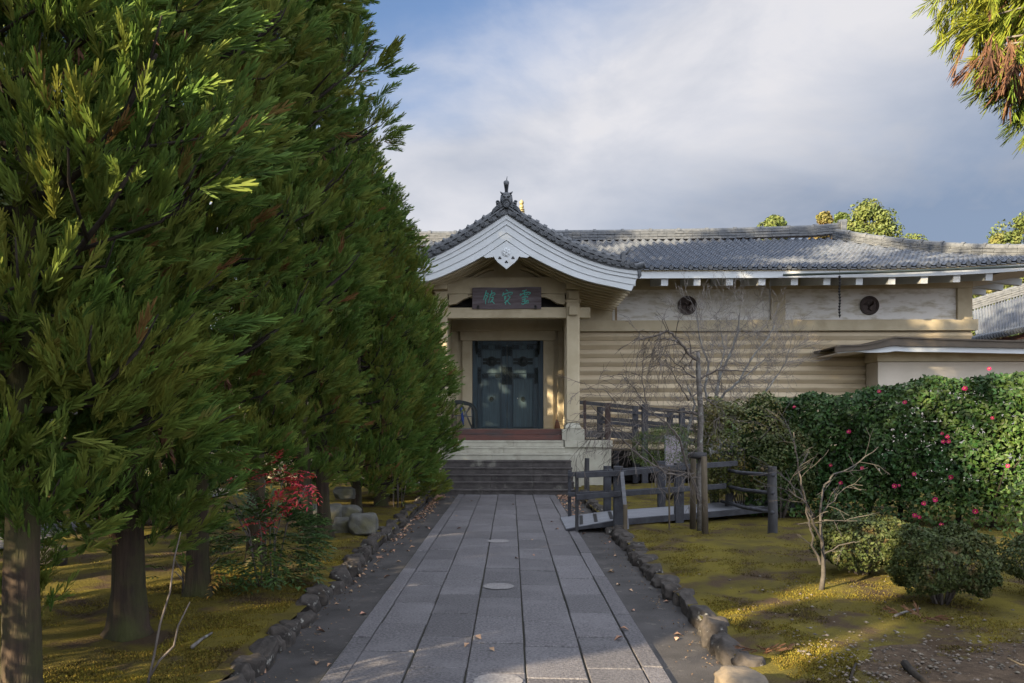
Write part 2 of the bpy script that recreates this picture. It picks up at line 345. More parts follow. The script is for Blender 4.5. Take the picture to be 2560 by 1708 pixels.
M_STAKE = mat('old_stake_timber', (.11,.09,.062), (.065,.052,.038), sc=8, rough=.9, bump=.5, bsc=20, stretch=(1.5,1.5,.3))
M_NOTICE = mat('lilac_grey_board', (.30,.27,.31), (.26,.235,.27), sc=3, rough=.6)
M_COPPER = mat('brown_copper_fascia', (.085,.068,.05), (.055,.045,.035), sc=3, rough=.6, bump=.1, bsc=20, stretch=(.6,1,1))
M_GREENPOLE = mat('green_pole', (.045,.06,.05), (.03,.04,.035), sc=10, rough=.6)
M_GOLD = mat('weathered_gilt', (.30,.25,.12), rough=.5, metal=.4)
M_DARK = mat('shade_and_window_black', (.02,.018,.016), (.012,.011,.01), sc=3, rough=.9)  # near-black: shade put into the colour of openings and ceiling; also windows
# ------------------------------------------------------------------ the setting: ground, path, moss
rnd = random.Random(7); rng_np = np.random.default_rng(7)
def wob(x, y):
    return (math.sin(x*1.7+y*.9)+math.sin(x*.6-y*1.3+1.7)+.6*math.sin(x*3.1+2.2*y+.5)+.5*math.sin(2.3*y-1.1*x))*.25
def gz(x, y):
    """height of the moss"""
    if x > 0: e = min(1, max(0, (x-1.55)/.5)); b = .10+.05*min(1, max(0, (x-2)/4))
    else: e = min(1, max(0, (-x-1.85)/.5)); b = .10+.05*min(1, max(0, (-x-2)/3))
    return b*(.75+.25*e)+.035*wob(x, y)*e
def sheet(name, x0, x1, y0, y1, st, fn, m):
    nx = int((x1-x0)/st)+1; ny = int((y1-y0)/st)+1
    V = [(x0+(x1-x0)*i/(nx-1), y0+(y1-y0)*j/(ny-1)) for j in range(ny) for i in range(nx)]
    V = [(x, y, fn(x, y)) for x, y in V]
    T = [(j*nx+i, j*nx+i+1, (j+1)*nx+i+1, (j+1)*nx+i) for j in range(ny-1) for i in range(nx-1)]
    o = fast_mesh(name, V, T, m); o.data.polygons.foreach_set('use_smooth', [True]*len(T)); return tag(o, kind='structure')
b = MB(); b.add([(-900,-300,-.08),(900,-300,-.08),(900,1500,-.08),(-900,1500,-.08)], [(0,1,2,3)])
tag(b.build('ground', M_EARTH), kind='structure')
def moss_h(x, y): return gz(x, y)+.012*math.sin(6.1*x+2.3*y+1)*math.sin(5.3*y-3.1*x)+.008*math.sin(23*x+7*y)*math.sin(19*y-5*x)+.006*math.sin(41*x)*math.sin(37*y)
sheet('moss_bank', 1.60, 14.0, .4, 21.9, .10, moss_h, M_MOSS)
sheet('moss_lawn', -13.5, -1.84, .4, 21.9, .12, moss_h, M_MOSS)
sheet('earth_patch', 1.95, 6.8, 2.6, 7.0, .06, lambda x, y: gz(x, y)+.026+.012*math.sin(9*x)*math.sin(8*y+x)-.10*max(0, ((y-4.9-.30*(x-2.5)*.55+.30*wob(x*2.3, y*2.3)+.10*math.sin(7*x+5*y))/1.5)**3*.9)-.12*max(0, (abs(x-4.5)/2.3)**6-.6), M_EARTH)
sheet('gravel_walk', -7.2, -6.3, 7, 19.5, .5, lambda x, y: .175+.0*x, M_GRAVEL)
b = MB(); b.box(-1.86, 1.62, .4, 20.02, -.079, -.026); tag(b.build('path_bed', M_CONC), kind='structure')
b = MB(); b.box(-1.30, 1.09, .4, 20.01, -.04, -.025); tag(b.build('path_joint_bed', M_MORTAR), kind='structure')
b = MB()
edges = [-1.29, -1.125, -.725, -.31, .105, .53, .925, 1.085]
r_ = random.Random(3)
for c in range(7):
    y = .5+r_.random()*.5; border = c in (0, 6)
    while y < 19.99:
        ln = r_.uniform(.76, .90) if not border else r_.uniform(1.3, 1.9)
        y1 = min(y+ln, 19.99); g = .0065
        jx = r_.uniform(-.004, .004); dz = r_.uniform(-.0045, .004); sk = r_.uniform(-.022, -.004)
        x0, x1 = edges[c]+g+jx, edges[c+1]-g+jx
        z1 = dz+(-.002 if border else 0); ch = .006
        # slab with worn, chamfered edges
        lo = [(x0, y+.010), (x1, y+.010+sk), (x1, y1-.010+sk), (x0, y1-.010)]
        hi = [(x0+ch, y+.010+ch), (x1-ch, y+.010+ch+sk), (x1-ch, y1-.010-ch+sk), (x0+ch, y1-.010-ch)]
        b.add([(*p, -.034) for p in lo]+[(*p, z1-ch) for p in lo]+[(*p, z1) for p in hi],
              [(8,9,10,11)]+[(i, (i+1) % 4, 4+(i+1) % 4, 4+i) for i in range(4)]+[(4+i, 4+(i+1) % 4, 8+(i+1) % 4, 8+i) for i in range(4)])
        y = y1
tag(b.build('path', M_SLAB), kind='structure')
b = MB()
for py in (1354, 1467, 1705):
    g = G(1246, py); n = 28
    b.add([(g.x+.165*math.cos(2*math.pi*k/n)*(1+.06*math.sin(3*k)), g.y+.165*math.sin(2*math.pi*k/n)*(1+.05*math.sin(5*k+1)), .0075) for k in range(n)], [tuple(range(n))])
tag(b.build('path_wear_mark', M_DISC), kind='structure')

# ------------------------------------------------------------------ the museum hall (one thing with its porch, steps and roof)
hall = thing('museum_hall', (0, 25, 0), 'beige museum hall with white gabled porch, bronze doors and grey tiled hipped roof', 'building')
YW = 25.0                                    # front plane of the hall's wall
XL, XR = -9.0, PX(2429, YW)
b = MB(); b.box(XL+.12, XR-.12, YW+.14, YW+9.0, 0, 6.45); b.build('wall', M_STUCCO, hall)
# cast log siding: one horizontal log after another, nose forward
b = MB(); zt = PZ(1900, 829, YW); pit = .262; z = zt
while z > .95:
    for xa, xb in ((XL, -1.9), (1.9, XR)):
        b.prism  # profile below is (y, z), so it is laid by hand
        pr = [(YW+.13, z-.004), (YW+.035, z-.004), (YW-.062, z-.118), (YW-.062, z-.145), (YW+.035, z-pit+.006), (YW+.13, z-pit+.006)]
        n = len(pr); b.add([(xa, y, q) for y, q in pr]+[(xb, y, q) for y, q in pr],
              [tuple(range(n)), tuple(range(2*n-1, n-1, -1))]+[(i, (i+1) % n, (i+1) % n+n, i+n) for i in range(n)])
    z -= pit
b.build('log_siding', M_LOG, hall)
zb0, zb1 = PZ(1900, 828.5, YW), PZ(1900, 801.5, YW)
b = MB(); b.box(XL, -1.9, YW-.16, YW+.14, zb0, zb1); b.box(1.9, PX(2446, YW-.16), YW-.16, YW+.14, zb0, zb1); b.build('belt_beam', M_STUCCO, hall, bevel=.008)
zp1 = PZ(1900, 723, YW)
for xa, xb in ((XL, -2.2), (PX(1532, YW), PX(1925, YW)), (PX(1963, YW), PX(2392, YW))):
    b = MB(); b.box(xa, xb, YW+.02, YW+.145, zb1+.002, zp1); b.build('plaster_panel', M_PLASTER, hall)
b = MB(); b.box(PX(1536, YW)+.02, PX(1536, YW)+.08, YW-.0, YW+.03, zb1+.002, zp1-.01); b.build('down_strip', M_BAMBOO, hall)
for xa, xb in ((2.0, PX(1530, YW)), (PX(1926, YW), PX(1962, YW)), (PX(2391, YW), PX(2428, YW))):
    b = MB(); b.box(xa, xb, YW-.07, YW+.146, zb1+.002, zp1+.0); b.build('wall_post', M_STUCCO, hall, bevel=.008)
b = MB(); b.box(XL, PX(2433, YW-.1), YW-.10, YW+.147, zp1+.002, 6.32); b.build('head_beam', M_STUCCO, hall, bevel=.008)
for px in (1718, 2173.5):
    c = P(px, 764, YW); b = MB(); R = .262
    b.cyl((c.x, YW-.02, c.z), (c.x, YW+.03, c.z), R, 36)
    for rr, dy in ((R, .028), (R*.86, .02)):
        pts = [(c.x+rr*math.cos(a*math.pi/18), YW-.02, c.z+rr*math.sin(a*math.pi/18)) for a in range(37)]
        b.tube(pts, dy, 6)
    for k in range(3):
        a = k*2.094+.4
        b.tube([(c.x+.02*math.cos(a), YW-.03, c.z+.02*math.sin(a)), (c.x+.1*math.cos(a), YW-.035, c.z+.1*math.sin(a)), (c.x+.17*math.cos(a+.5), YW-.03, c.z+.17*math.sin(a+.5))], [.03, .045, .02], 6)
    o = b.build('round_vent', M_VENT, hall, smooth=2)
# base wall painted near-black for crawl-space shade, with posts under the floor
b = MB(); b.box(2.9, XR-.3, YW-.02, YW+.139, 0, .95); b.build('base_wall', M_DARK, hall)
for i in range(16):
    x = 3.1+i*.62; b = MB(); b.box(x, x+.16, YW-.2, YW-.05, 0, .9); b.build('base_post', M_WOODGREY, hall)

# main roof ---------------------------------------------------------------
YE, YR = 22.9, 29.5
zE, zR = PZ(1900, 668, YE)-.02, PZ(1900, 599, YR)
XRE = PX(2081, YR)                            # end of the ridge
XCO = XR+2.0                                  # eave corner
def roof_z(x, s):
    base = zE+(zR-zE)*(.74*s+.26*s*s)
    return base+.42*max(0, (x-9.5)/7.5)**2*(1-s)**1.5
def tile_surface(b, fn, a0, a1, pitch, ncourse, keep=None, lift=.045, wave=.042):
    """wavy pantiles: columns across, overlapping courses up the slope"""
    ncol = max(1, int(round((a1-a0)/pitch))); K = 6
    us = np.linspace(0, ncol, ncol*K+1); o = len(b.v); rows = []
    for j in range(ncourse):
        rows += [(j/ncourse, lift), ((j+1)/ncourse-.0006, 0.0)]
    for s, l in rows:
        for u in us:
            a = a0+(a1-a0)*u/ncol; ph = 2*math.pi*(u % 1)
            h = wave*(math.cos(ph)+.35*math.cos(2*ph+.8)); b.v.append(fn(a, s, h+l))
    W = len(us)
    for r in range(len(rows)-1):
        for c in range(W-1):
            if keep and not keep(a0+(a1-a0)*(us[c]+.5/K)/ncol, rows[r][0]): continue
            b.f.append((o+r*W+c, o+r*W+c+1, o+(r+1)*W+c+1, o+(r+1)*W+c))
b = MB()
xhip = lambda s: XCO-(XCO-XRE)*s
tile_surface(b, lambda a, s, h: (a, YE+(YR-YE)*s-.3*h, roof_z(a, s)+h), -11.0, XCO, .272, 26,
             keep=lambda a, s: a < xhip(s)+.1 and a > -11+4.4*s)
roof = b.build('roof', M_TILE, hall, fix=False, smooth=False)
for p in roof.data.polygons: p.use_smooth = True
md = roof.modifiers.new('edge', 'EDGE_SPLIT'); md.split_angle = math.radians(45)
b = MB()                                       # rear and end slopes
n = 8
def hipline(s): return (xhip(s), YE+(YR-YE)*s, roof_z(xhip(s), s)-.05)
for i in range(n):
    s0, s1 = i/n, (i+1)/n; p0, p1 = hipline(s0), hipline(s1)
    q0 = (p0[0], 2*YR-p0[1], p0[2]); q1 = (p1[0], 2*YR-p1[1], p1[2])
    b.add([p0, p1, q1, q0], [(0,1,2,3)])
    l0 = (-11+4.4*s0, YE+(YR-YE)*s0, roof_z(0, s0)-.05); l1 = (-11+4.4*s1, YE+(YR-YE)*s1, roof_z(0, s1)-.05)
    b.add([l0, l1, (l1[0], 2*YR-l1[1], l1[2]), (l0[0], 2*YR-l0[1], l0[2])], [(0,1,2,3)])
    b.add([q0, q1, (l1[0], 2*YR-l1[1], l1[2]), (l0[0], 2*YR-l0[1], l0[2])], [(0,1,2,3)])
b.build('rear_slope', M_TILE, roof, fix=False)
# ridge of stacked flat tiles, with little round caps
b = MB(); rr = random.Random(5)
def ridge_stack(b, pts, w0, h, layers=6, cap=True, step=.62):
    pts = [Vector(p) for p in pts]
    for L in range(layers):
        z0 = h*L/layers; w = w0*(1-.05*L)+(.03 if L % 2 == 0 else -.02)
        for p, q in zip(pts, pts[1:]):
            d = q-p; m = max(1, int(d.length/.30))
            for k in range(m):
                a, c = p+d*(k/m), p+d*((k+1)/m-.02/m); j = rr.uniform(-.012, .012)
                up = Vector((0, 0, z0+h/layers/2+rr.uniform(-.006, .006))); b.bar(a+up, c+up, w+j, h/layers*.82)
    if cap:
        b.tube([p+Vector((0,0,h+.02)) for p in pts], .085, 8)
        for p, q in zip(pts, pts[1:]):
            d = q-p; m = max(1, int(d.length/step))
            for k in range(m+1):
                c = p+d*(k/m)+Vector((0,0,h+.02)); dn = d.normalized()*.05; b.cyl(c-dn, c+dn, .115, 8)
rz0 = zR-.04; zrt = .40
ridge_stack(b, [(-6.6, YR, rz0+.02), (-2, YR, rz0), (4, YR, rz0+.02), (8, YR, rz0+.06), (XRE-.6, YR, rz0+.14), (XRE+.25, YR, rz0+.22)], .34, zrt-.1, 6, step=.9)
b.build('ridge', M_TILED, roof)
b = MB(); b.box(XRE+.22, XRE+.42, YR-.24, YR+.24, rz0+.1, rz0+.62); b.cyl((XRE+.2, YR, rz0+.62), (XRE+.5, YR, rz0+.66), .1, 12); b.build('ridge_end_tile', M_TILED, roof, bevel=.02)
b = MB(); pts = []
for i in range(13):
    s = 1-i/12*.985; p = hipline(s); pts.append((p[0], p[1], p[2]+.07))
ridge_stack(b, pts, .30, .26, 5, step=.55); b.build('hip_ridge', M_TILED, roof)
# round end tiles along the eave
b = MB(); nc = int(round((XCO+11)/.272))
for i in range(nc+1):
    x = -11+(XCO+11)*i/nc; zc = roof_z(x, 0)
    b.cyl((x, YE-.035, zc+.012), (x, YE+.12, zc+.03), .062, 10)
    if i < nc: b.box(x+.06, x+.21, YE-.015, YE+.08, zc-.05, zc-.015)
b.build('eave_tile', M_TILED, roof, smooth=2)
def eave_line(y, dz, z_h, name, m, x0=-10.8, x1=None):
    b = MB(); xs = np.linspace(x0, x1 or XCO, 40); b.strip([(x, roof_z(x, 0)+dz) for x in xs], [(x, roof_z(x, 0)+dz-z_h) for x in xs], y, y+.07); return b.build(name, m, hall)
eave_line(YE+.06, -.075, .19, 'eave_board', M_WHITE)
b = MB(); xs = np.linspace(-10.8, XCO, 40)
b.strip([(x, roof_z(x, 0)-.055) for x in xs], [(x, roof_z(x, 0)-.073) for x in xs], YE+.03, YE+.16); b.build('eave_batten', M_STUCCO, hall)
b = MB()                                       # soffit
for xa, xb in zip(xs, xs[1:]):
    b.add([(xa, YE+.131, roof_z(xa, 0)-.10), (xb, YE+.131, roof_z(xb, 0)-.10), (xb, YW+.1, roof_z(xb, 0)*.25+.75*zE+.30), (xa, YW+.1, roof_z(xa, 0)*.25+.75*zE+.30)], [(0,1,2,3)])
b.add([(XR-.1, YE+.13, zE-.1), (XCO-.05, YE+.13, roof_z(XCO, 0)-.1), (XCO-.05, YW+9, roof_z(XCO, 0)-.1), (XR-.1, YW+9, zE+.25)], [(0,1,2,3)])
b.build('soffit', M_WHITEWALL, hall, fix=False)
k = 0
for px in [1661+81*i for i in range(-1, 11)]:
    x = PX(px, 23.1); z0 = roof_z(x, 0)-.27; b = MB(); b.bar((x, 23.06, z0-.085), (x, 25.0, z0+.22), .19, .20); b.build('rafter', M_WHITE, hall)
for j in range(5):                             # rafters of the end eave, seen beyond the corner
    y = 25.6+j*.95; b = MB(); b.bar((XCO-.2, y, zE+.02), (XR-.1, y, zE+.25), .19, .20); b.build('rafter', M_WHITE, hall)
b = MB(); b.tube([P(1958, 688, 22.78), P(2250, 679, 22.78), P(2640, 663, 22.78)], .035, 8); b.build('gutter_pipe', M_GREENPOLE, hall, smooth=True)

# ------------------------------------------------------------------ porch
XC = PX(1266, 20.75)                          # centre line of the gable
YB = 20.75
TOP = [(0,7.02),(.487,6.70),(.904,6.44),(1.46,6.12),(2.016,5.87),(2.57,5.69),(2.99,5.61),(3.37,5.575)]
BOT = [(0,6.385),(.6,5.97),(1.18,5.68),(1.74,5.43),(2.29,5.27),(2.79,5.175),(3.16,5.08)]
def resample(c, n):
    x = np.array([p[0] for p in c]); z = np.array([p[1] for p in c]); t = np.linspace(0, 1, n)
    u = np.linspace(0, x[-1], n); zi = np.interp(u, x, z)
    for _ in range(3): zi[1:-1] = (zi[:-2]+2*zi[1:-1]+zi[2:])/4
    return np.stack([u, zi], 1)
NT = 25; T_ = resample(TOP, NT); B_ = resample(BOT, NT)
def band(f0, f1, dz=0):
    """the two sides of a band between fractions f0, f1 of the barge board"""
    a = T_*(1-f0)+B_*f0; c = T_*(1-f1)+B_*f1
    return a+np.array([0, dz]), c+np.array([0, dz])
def both(b, a, c, y0, y1):
    for s in (1, -1):
        b.strip([(XC+s*x, z) for x, z in a], [(XC+s*x, z) for x, z in c], y0, y1)
b = MB(); a, c = band(.01, .985); both(b, a, c, YB+.10, YB+.24)
barge = b.build('barge_board', M_WHITE, hall)
for f0, f1, dy in ((0, .185, 0), (.20, .385, .022), (.40, .70, .044), (.715, 1, .06)):
    b = MB(); a, c = band(f0, f1); both(b, a, c, YB+dy, YB+.11); b.build('barge_moulding', M_WHITE, barge)
# hanging ornament with a hexagonal flower and three hearts of black discs
sc = 20.81/F/3.647
def gp(x, y): return ((x-975)*sc+XC, H+(CY-400-y/3.647)*20.81/F-.01)
half = [(975,738),(1185,878),(1160,893),(1088,882),(1078,903),(1050,935),(1022,957),(975,995)]
poly = [gp(*p) for p in half]+[gp(1950-x, y) for x, y in half[-2:0:-1]]
b = MB(); b.prism(poly, YB+.035, YB+.095); pend = b.build('gable_pendant', M_WHITE, barge, bevel=.006)
b = MB(); c = gp(975, 838)
for k in range(6):
    a = math.radians(60*k+30); b.ball((c[0]+.062*math.cos(a), YB+.03, c[1]+.062*math.sin(a)), .052, 8, (1, .45, 1))
b.ball((c[0], YB+.02, c[1]), .032, 8)
b.prism([(c[0]+.118*math.cos(math.radians(60*k)), c[1]+.118*math.sin(math.radians(60*k))) for k in range(6)], YB+.022, YB+.036)
b.build('flower_crest', M_WHITE, pend, smooth=2)
for hx, hy in ((915,893),(1035,893),(975,930)):
    b = MB(); q = gp(hx, hy)
    for dx, dz in ((-.022,.0),(.022,.0),(0,.03)): b.cyl((q[0]+dx, YB+.031, q[1]+dz-.01), (q[0]+dx, YB+.05, q[1]+dz-.01), .022, 10)
    b.build('heart_hole_shade', M_BLACK, pend)  # black discs painted for the darkness inside the heart holes
# verge: dark tile edge with round crested discs, flat tiles between them, covering rolls and knobs above
proof = MB(); off = lambda d: T_+np.array([0, d])
both(proof, off(.06), off(.006), YB-.02, YB+.3)
both(proof, off(.20), off(.061), YB+.03, YB+.3)
pr = proof.build('porch_roof', M_TILED, hall)
b = MB(); arc = [0]
for p, q in zip(T_, T_[1:]): arc.append(arc[-1]+math.hypot(*(q-p)))
def at_arc(d, lift):
    x = np.interp(d, arc, T_[:, 0]); z = np.interp(d, arc, T_[:, 1]); return x, z+lift
pitch = .2335; nD = int(arc[-1]/pitch)
for s in (1, -1):
    for i in range(1, nD+2):
        d = min(i*pitch, arc[-1]); x, z = at_arc(d, .115)
        cx = XC+s*x
        b.cyl((cx, YB-.085, z), (cx, YB+.2, z), .066, 18)
        pts = [(cx+.054*math.cos(t*math.pi/8), YB-.088, z+.054*math.sin(t*math.pi/8)) for t in range(17)]; b.tube(pts, .009, 4)
        for k in range(6):
            t = k*math.pi/3; b.ball((cx+.027*math.cos(t), YB-.087, z+.027*math.sin(t)), .011, 5)
        x2, z2 = at_arc(d-pitch*.5, .09)
        if i > 0:
            for L in range(3):
                xa, za = at_arc(max(0, d-pitch*.80), .055+.04*L); xb, zb = at_arc(d-pitch*.22, .055+.04*L)
                b.bar((XC+s*xa, YB+.02+.02*L-.03, za), (XC+s*xb, YB+.02+.02*L-.03, zb), .10, .026)
x, z = XC, T_[0, 1]+.225
b.cyl((x, YB-.10, z), (x, YB+.2, z), .074, 20)
pts = [(x+.06*math.cos(t*math.pi/8), YB-.103, z+.06*math.sin(t*math.pi/8)) for t in range(17)]; b.tube(pts, .01, 4)
for k in range(6): b.ball((x+.03*math.cos(k*math.pi/3), YB-.102, z+.03*math.sin(k*math.pi/3)), .012, 5)
b.build('verge_tile', M_TILED, pr, smooth=2)
b = MB()
for s in (1, -1):
    N1 = NT-3
    b.strip([(XC+s*q[0], q[1]) for q in off(.235)[:N1]], [(XC+s*q[0], q[1]) for q in off(.195)[:N1]], YB-.02, YB+.36)
    b.strip([(XC+s*q[0], q[1]) for q in off(.285)[:N1-1]], [(XC+s*q[0], q[1]) for q in off(.24)[:N1-1]], YB+.06, YB+.36)
    b.tube([(XC+s*q[0], YB+.22, q[1]) for q in off(.30)[:N1-1]], .07, 8)
    for i in range(1, 12):
        x, z = at_arc(.45+i*.235, .335); b.cyl((XC+s*x-.045, YB+.2, z+.02), (XC+s*x+.045, YB+.2, z-.02), .075, 8)
    x, z = T_[N1-1]; x = XC+s*x
    b.box(x-.05, x+.05, YB-.03, YB+.3, z+.19, z+.42)                   # end of the descending roll
    b.tube([(x-s*.02, YB+.1, z+.40), (x+s*.10, YB+.08, z+.43), (x+s*.20, YB+.06, z+.55)], [.055, .05, .012], 8)
    b.cyl((x+s*.13, YB+.02, z+.20), (x+s*.13, YB+.2, z+.20), .05, 12)
    xe, ze = T_[-1]; xe = XC+s*xe
    b.cyl((xe-s*.10, YB+.02, ze+.10), (xe+s*.10, YB-.06, ze+.145), .085, 14)      # corner tile
    b.cyl((xe+s*.085, YB-.055, ze+.14), (xe+s*.112, YB-.066, ze+.147), .07, 14)
    b.tube([(xe-.03*s, YB+.02, ze+.02), (xe-.01*s, YB, ze-.12), (xe-.05*s, YB, ze-.2)], [.06, .045, .02], 6)
b.build('verge_roll', M_TILED, pr, smooth=2)
b = MB()
for s in (1, -1):
    tile_surface(b, lambda a, t, h: (XC+s*float(np.interp((1-t)*arc[-1], arc, T_[:, 0])), a, float(np.interp((1-t)*arc[-1], arc, T_[:, 1]))+.18+h), YB+.2, 27.4, .26, 14)
b.build('tile_slope', M_TILE, pr, fix=False)
b = MB(); ridge_stack(b, [(XC, YB+.15, T_[0,1]+.17), (XC, 27.2, T_[0,1]+.17)], .3, .26, 5); b.build('porch_ridge', M_TILED, pr)
# demon-faced ridge end tile
E = .00090
def ep(x, y): return (XC+(x-1080)*E, T_[0, 1]+(1205-y)*E)
half = [(1080,570),(1170,580),(1215,625),(1240,660),(1255,760),(1262,850),(1275,862),(1290,815),(1330,795),(1370,825),(1375,880),(1350,925),(1330,935),(1390,985),(1450,1060),(1495,1140),(1545,1205),(1500,1215),(1400,1120),(1290,1040),(1180,970),(1150,930)]
poly = [ep(*p) for p in half]+[ep(2160-x, y) for x, y in half[::-1][:-1]]
b = MB(); b.prism(poly, YB+.02, YB+.22)
oni = b.build('ridge_end_demon_tile', M_TILED, pr, bevel=.008)
b = MB()
def dome(x, y, r, sx=1, sy=.5, sz=1, dy=0): q = ep(x, y); b.ball((q[0], YB+.02+dy, q[1]), r, 8, (sx, sy, sz))
dome(1080, 780, .16, 1, .55, 1.05); dome(1080, 650, .12, 1.1, .6, .6)
for s in (-1, 1):
    q0, q1, q2 = ep(1080+s*25, 735), ep(1080+s*80, 705), ep(1080+s*120, 690)
    b.tube([(q0[0], YB-.075, q0[1]), (q1[0], YB-.085, q1[1]), (q2[0], YB-.045, q2[1])], [.018, .024, .012], 6)
    dome(1080+s*60, 745, .024, 1, .8, .8, -.075)
    h0, h1, h2 = ep(1080+s*110, 625), ep(1080+s*150, 600), ep(1080+s*178, 565)
    b.tube([(h0[0], YB-.01, h0[1]), (h1[0], YB-.03, h1[1]), (h2[0], YB-.03, h2[1])], [.03, .022, .004], 6)
    m = [ep(1080+s*a, c_) for a, c_ in ((20, 810), (70, 800), (100, 850), (110, 910), (70, 905))]
    b.tube([(x, YB-.08+.012*i, z) for i, (x, z) in enumerate(m)], [.012, .016, .018, .014, .008], 6)
    q = ep(1080+s*250, 860); pts = [(q[0]+.045*math.cos(t*.7)*(1-t/14), YB+.0, q[1]+.045*math.sin(t*.7)*(1-t/14)) for t in range(10)]; b.tube(pts, .018, 6)
    for off_ in (0, 45, 85):
        w = [ep(1080+s*a, c_+off_) for a, c_ in ((190, 935), (290, 985), (370, 1065), (420, 1150-off_*.3))]
        b.tube([(x, YB+.0, z) for x, z in w], [.012, .02, .02, .01], 6)
dome(1080, 780, .035, 1, 1, .9, -.09)
for s in (-1, 1): dome(1080+s*30, 790, .02, 1, 1, .8, -.085)
b.build('demon_face', M_TILED, oni, smooth=True)
b = MB(); q0, q1 = ep(1080, 575), ep(1078, 350)
b.tube([(q0[0], YB+.16, q0[1]-.02), (q0[0], YB+.12, q0[1]+.08), (q1[0], YB-.02, q1[1]-.03), (q1[0], YB-.12, q1[1])], [.042, .044, .062, .072], 14)
b.ball((q1[0], YB-.09, q1[1]), .072, 10, (1, .5, 1))
b.tube([(q1[0]+.008, YB-.03, q1[1]+.06), (q1[0]+.012, YB-.03, q1[1]+.12), (q1[0]+.022, YB-.03, q1[1]+.185)], [.011, .011, .006], 6)
b.build('bird_perch_tile', M_TILED, oni, smooth=True)

# underside of the porch roof, with rafters
b = MB(); both(b, B_+np.array([0, .14]), B_+np.array([0, .11]), YB+.2, YW+.12); b.build('porch_soffit', M_STUCCO, hall)
for j in range(9):
    y = 21.15+j*.42; b = MB(); both(b, B_+np.array([0, .112]), B_+np.array([0, -.01]), y, y+.13); b.build('porch_rafter', M_STUCCO, hall)
XP1, XP0 = PX(1432.5, 22.2), 2*XC-PX(1432.5, 22.2)     # the two front pillars
YP = 22.2; ZF = 1.575
b = MB(); xg = np.linspace(-1.75, 1.75, 20)
b.strip([(XC+x, float(np.interp(abs(x), B_[:,0], B_[:,1]))+.112) for x in xg], [(XC+x, 5.69) for x in xg], YP+.32, YP+.44); b.build('gable_wall', M_STUCCO, hall)
b = MB()
for s in (-1, 1):                                      # curved struts over the tie beam
    b.strip([(XC+s*(.35+.09*i), 5.995-.012*i-.0042*i*i) for i in range(9)], [(XC+s*(.35+.09*i), 5.93-.012*i-.0042*i*i) for i in range(9)], YP+.12, YP+.31)
b.build('gable_strut', M_STUCCO, hall)
zu1, zu0 = PZ(1270, 692, YP), PZ(1270, 733, YP)
b = MB(); b.box(XP0-.18, XP1+.18, YP+.08, YP+.34, zu0, zu1); b.build('tie_beam', M_STUCCO, hall, bevel=.01)
zl1, zl0 = PZ(1270, 768, YP), PZ(1270, 794.5, YP)
b = MB(); b.box(XP0-.47, XP1+.47, YP+.05, YP+.33, zl0, zl1); b.build('lintel', M_STUCCO, hall, bevel=.01)
b = MB(); b.box(XP0+.2, XP1-.2, YP+.45, YP+.5, zl1-.05, zu0+.05); b.build('transom_shade_panel', M_DARK, hall)  # flat panel with the shade between the beams put into its colour
for s, xp in ((-1, XP0), (1, XP1)):
    b = MB(); b.box(xp-.18, xp+.18, YP, YP+.36, ZF+.17, zl0-.0+.6)
    pil = b.build('pillar', M_STUCCO, hall, bevel=.03)
    b = MB(); b.lathe([(.001,0),(.30,.0),(.315,.035),(.285,.085),(.245,.12),(.235,.17),(.001,.17)], (xp, YP+.18, ZF+.005), 4)
    o = len(b.v)
    b.v = [((x-xp)*.7071-(y-YP-.18)*.7071+xp, (x-xp)*.7071+(y-YP-.18)*.7071+YP+.18, z) for x, y, z in b.v]
    b.build('pillar_base', M_STEP, pil, bevel=.015)
    b = MB(); b.box(xp-.30, xp+.30, YP-.12, YP+.48, 1.28, ZF+.003); b.build('plinth', M_STEP, pil, bevel=.012)
    b = MB()                                           # bracket set on the pillar
    b.box(xp-.215, xp+.215, YP-.03, YP+.40, zl1+.13, zl1+.20); b.box(xp-.176, xp+.176, YP+.004, YP+.37, zl0+.2, zl1+.1305); b.box(xp-.176, xp+.176, YP+.01, YP+.36, zl1+.2, zu0+.09)
    b.box(xp-.13, xp+.13, YP-.12, YP+.4, zl1+.202, zl1+.40)
    b.box(xp-.19, xp+.19, YP-.22, YP+.42, zu0+.08, zu1+.06)
    b.box(xp-.115, xp+.115, YP-.13, YP-.002, zl0+.06, zl1+.005)
    b.prism([(xp-s*.21, zu0-.005), (xp-s*.75, zu0-.005), (xp-s*.75, zu0-.10), (xp-s*.60, zu0-.15), (xp-s*.42, zu0-.27), (xp-s*.21, zu0-.30)], YP+.10, YP+.30)
    b.prism([(xp-s*.75, zu0-.007), (xp-s*1.15, zu0-.007), (xp-s*1.12, zu0-.05), (xp-s*.96, zu0-.05), (xp-s*.93, zu0-.09), (xp-s*.751, zu0-.09)], YP+.12, YP+.28)
    b.build('bracket', M_STUCCO, pil, bevel=.008)
# side walls and inner end of the porch
YD = YW-.05
for s, xp in ((-1, XP0), (1, XP1)):
    b = MB(); x = xp-s*.10; b.box(min(x, x+s*.2), max(x, x+s*.2), YP+1.9, YW+.13, 1.28, 5.2); b.build('porch_side_wall', M_STUCCO, hall)
    b = MB(); b.box(min(xp-.12, xp+.12), max(xp-.12, xp+.12), YP+.35, YW, zl0+.03, zl1-.02); b.build('side_beam', M_STUCCO, hall)
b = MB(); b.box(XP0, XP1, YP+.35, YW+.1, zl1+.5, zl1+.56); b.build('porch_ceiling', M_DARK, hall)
dx0, dx1 = PX(1181, YD), PX(1358, YD); dz1 = PZ(1270, 852.5, YD)
b = MB(); b.box(XP0+.1, dx0-.0, YD+.02, YW+.135, ZF, 5.2); b.box(dx1, XP1-.1, YD+.02, YW+.135, ZF, 5.2); b.box(dx0, dx1, YD+.02, YW+.135, dz1, 5.2); b.build('porch_end_wall', M_STUCCO, hall)
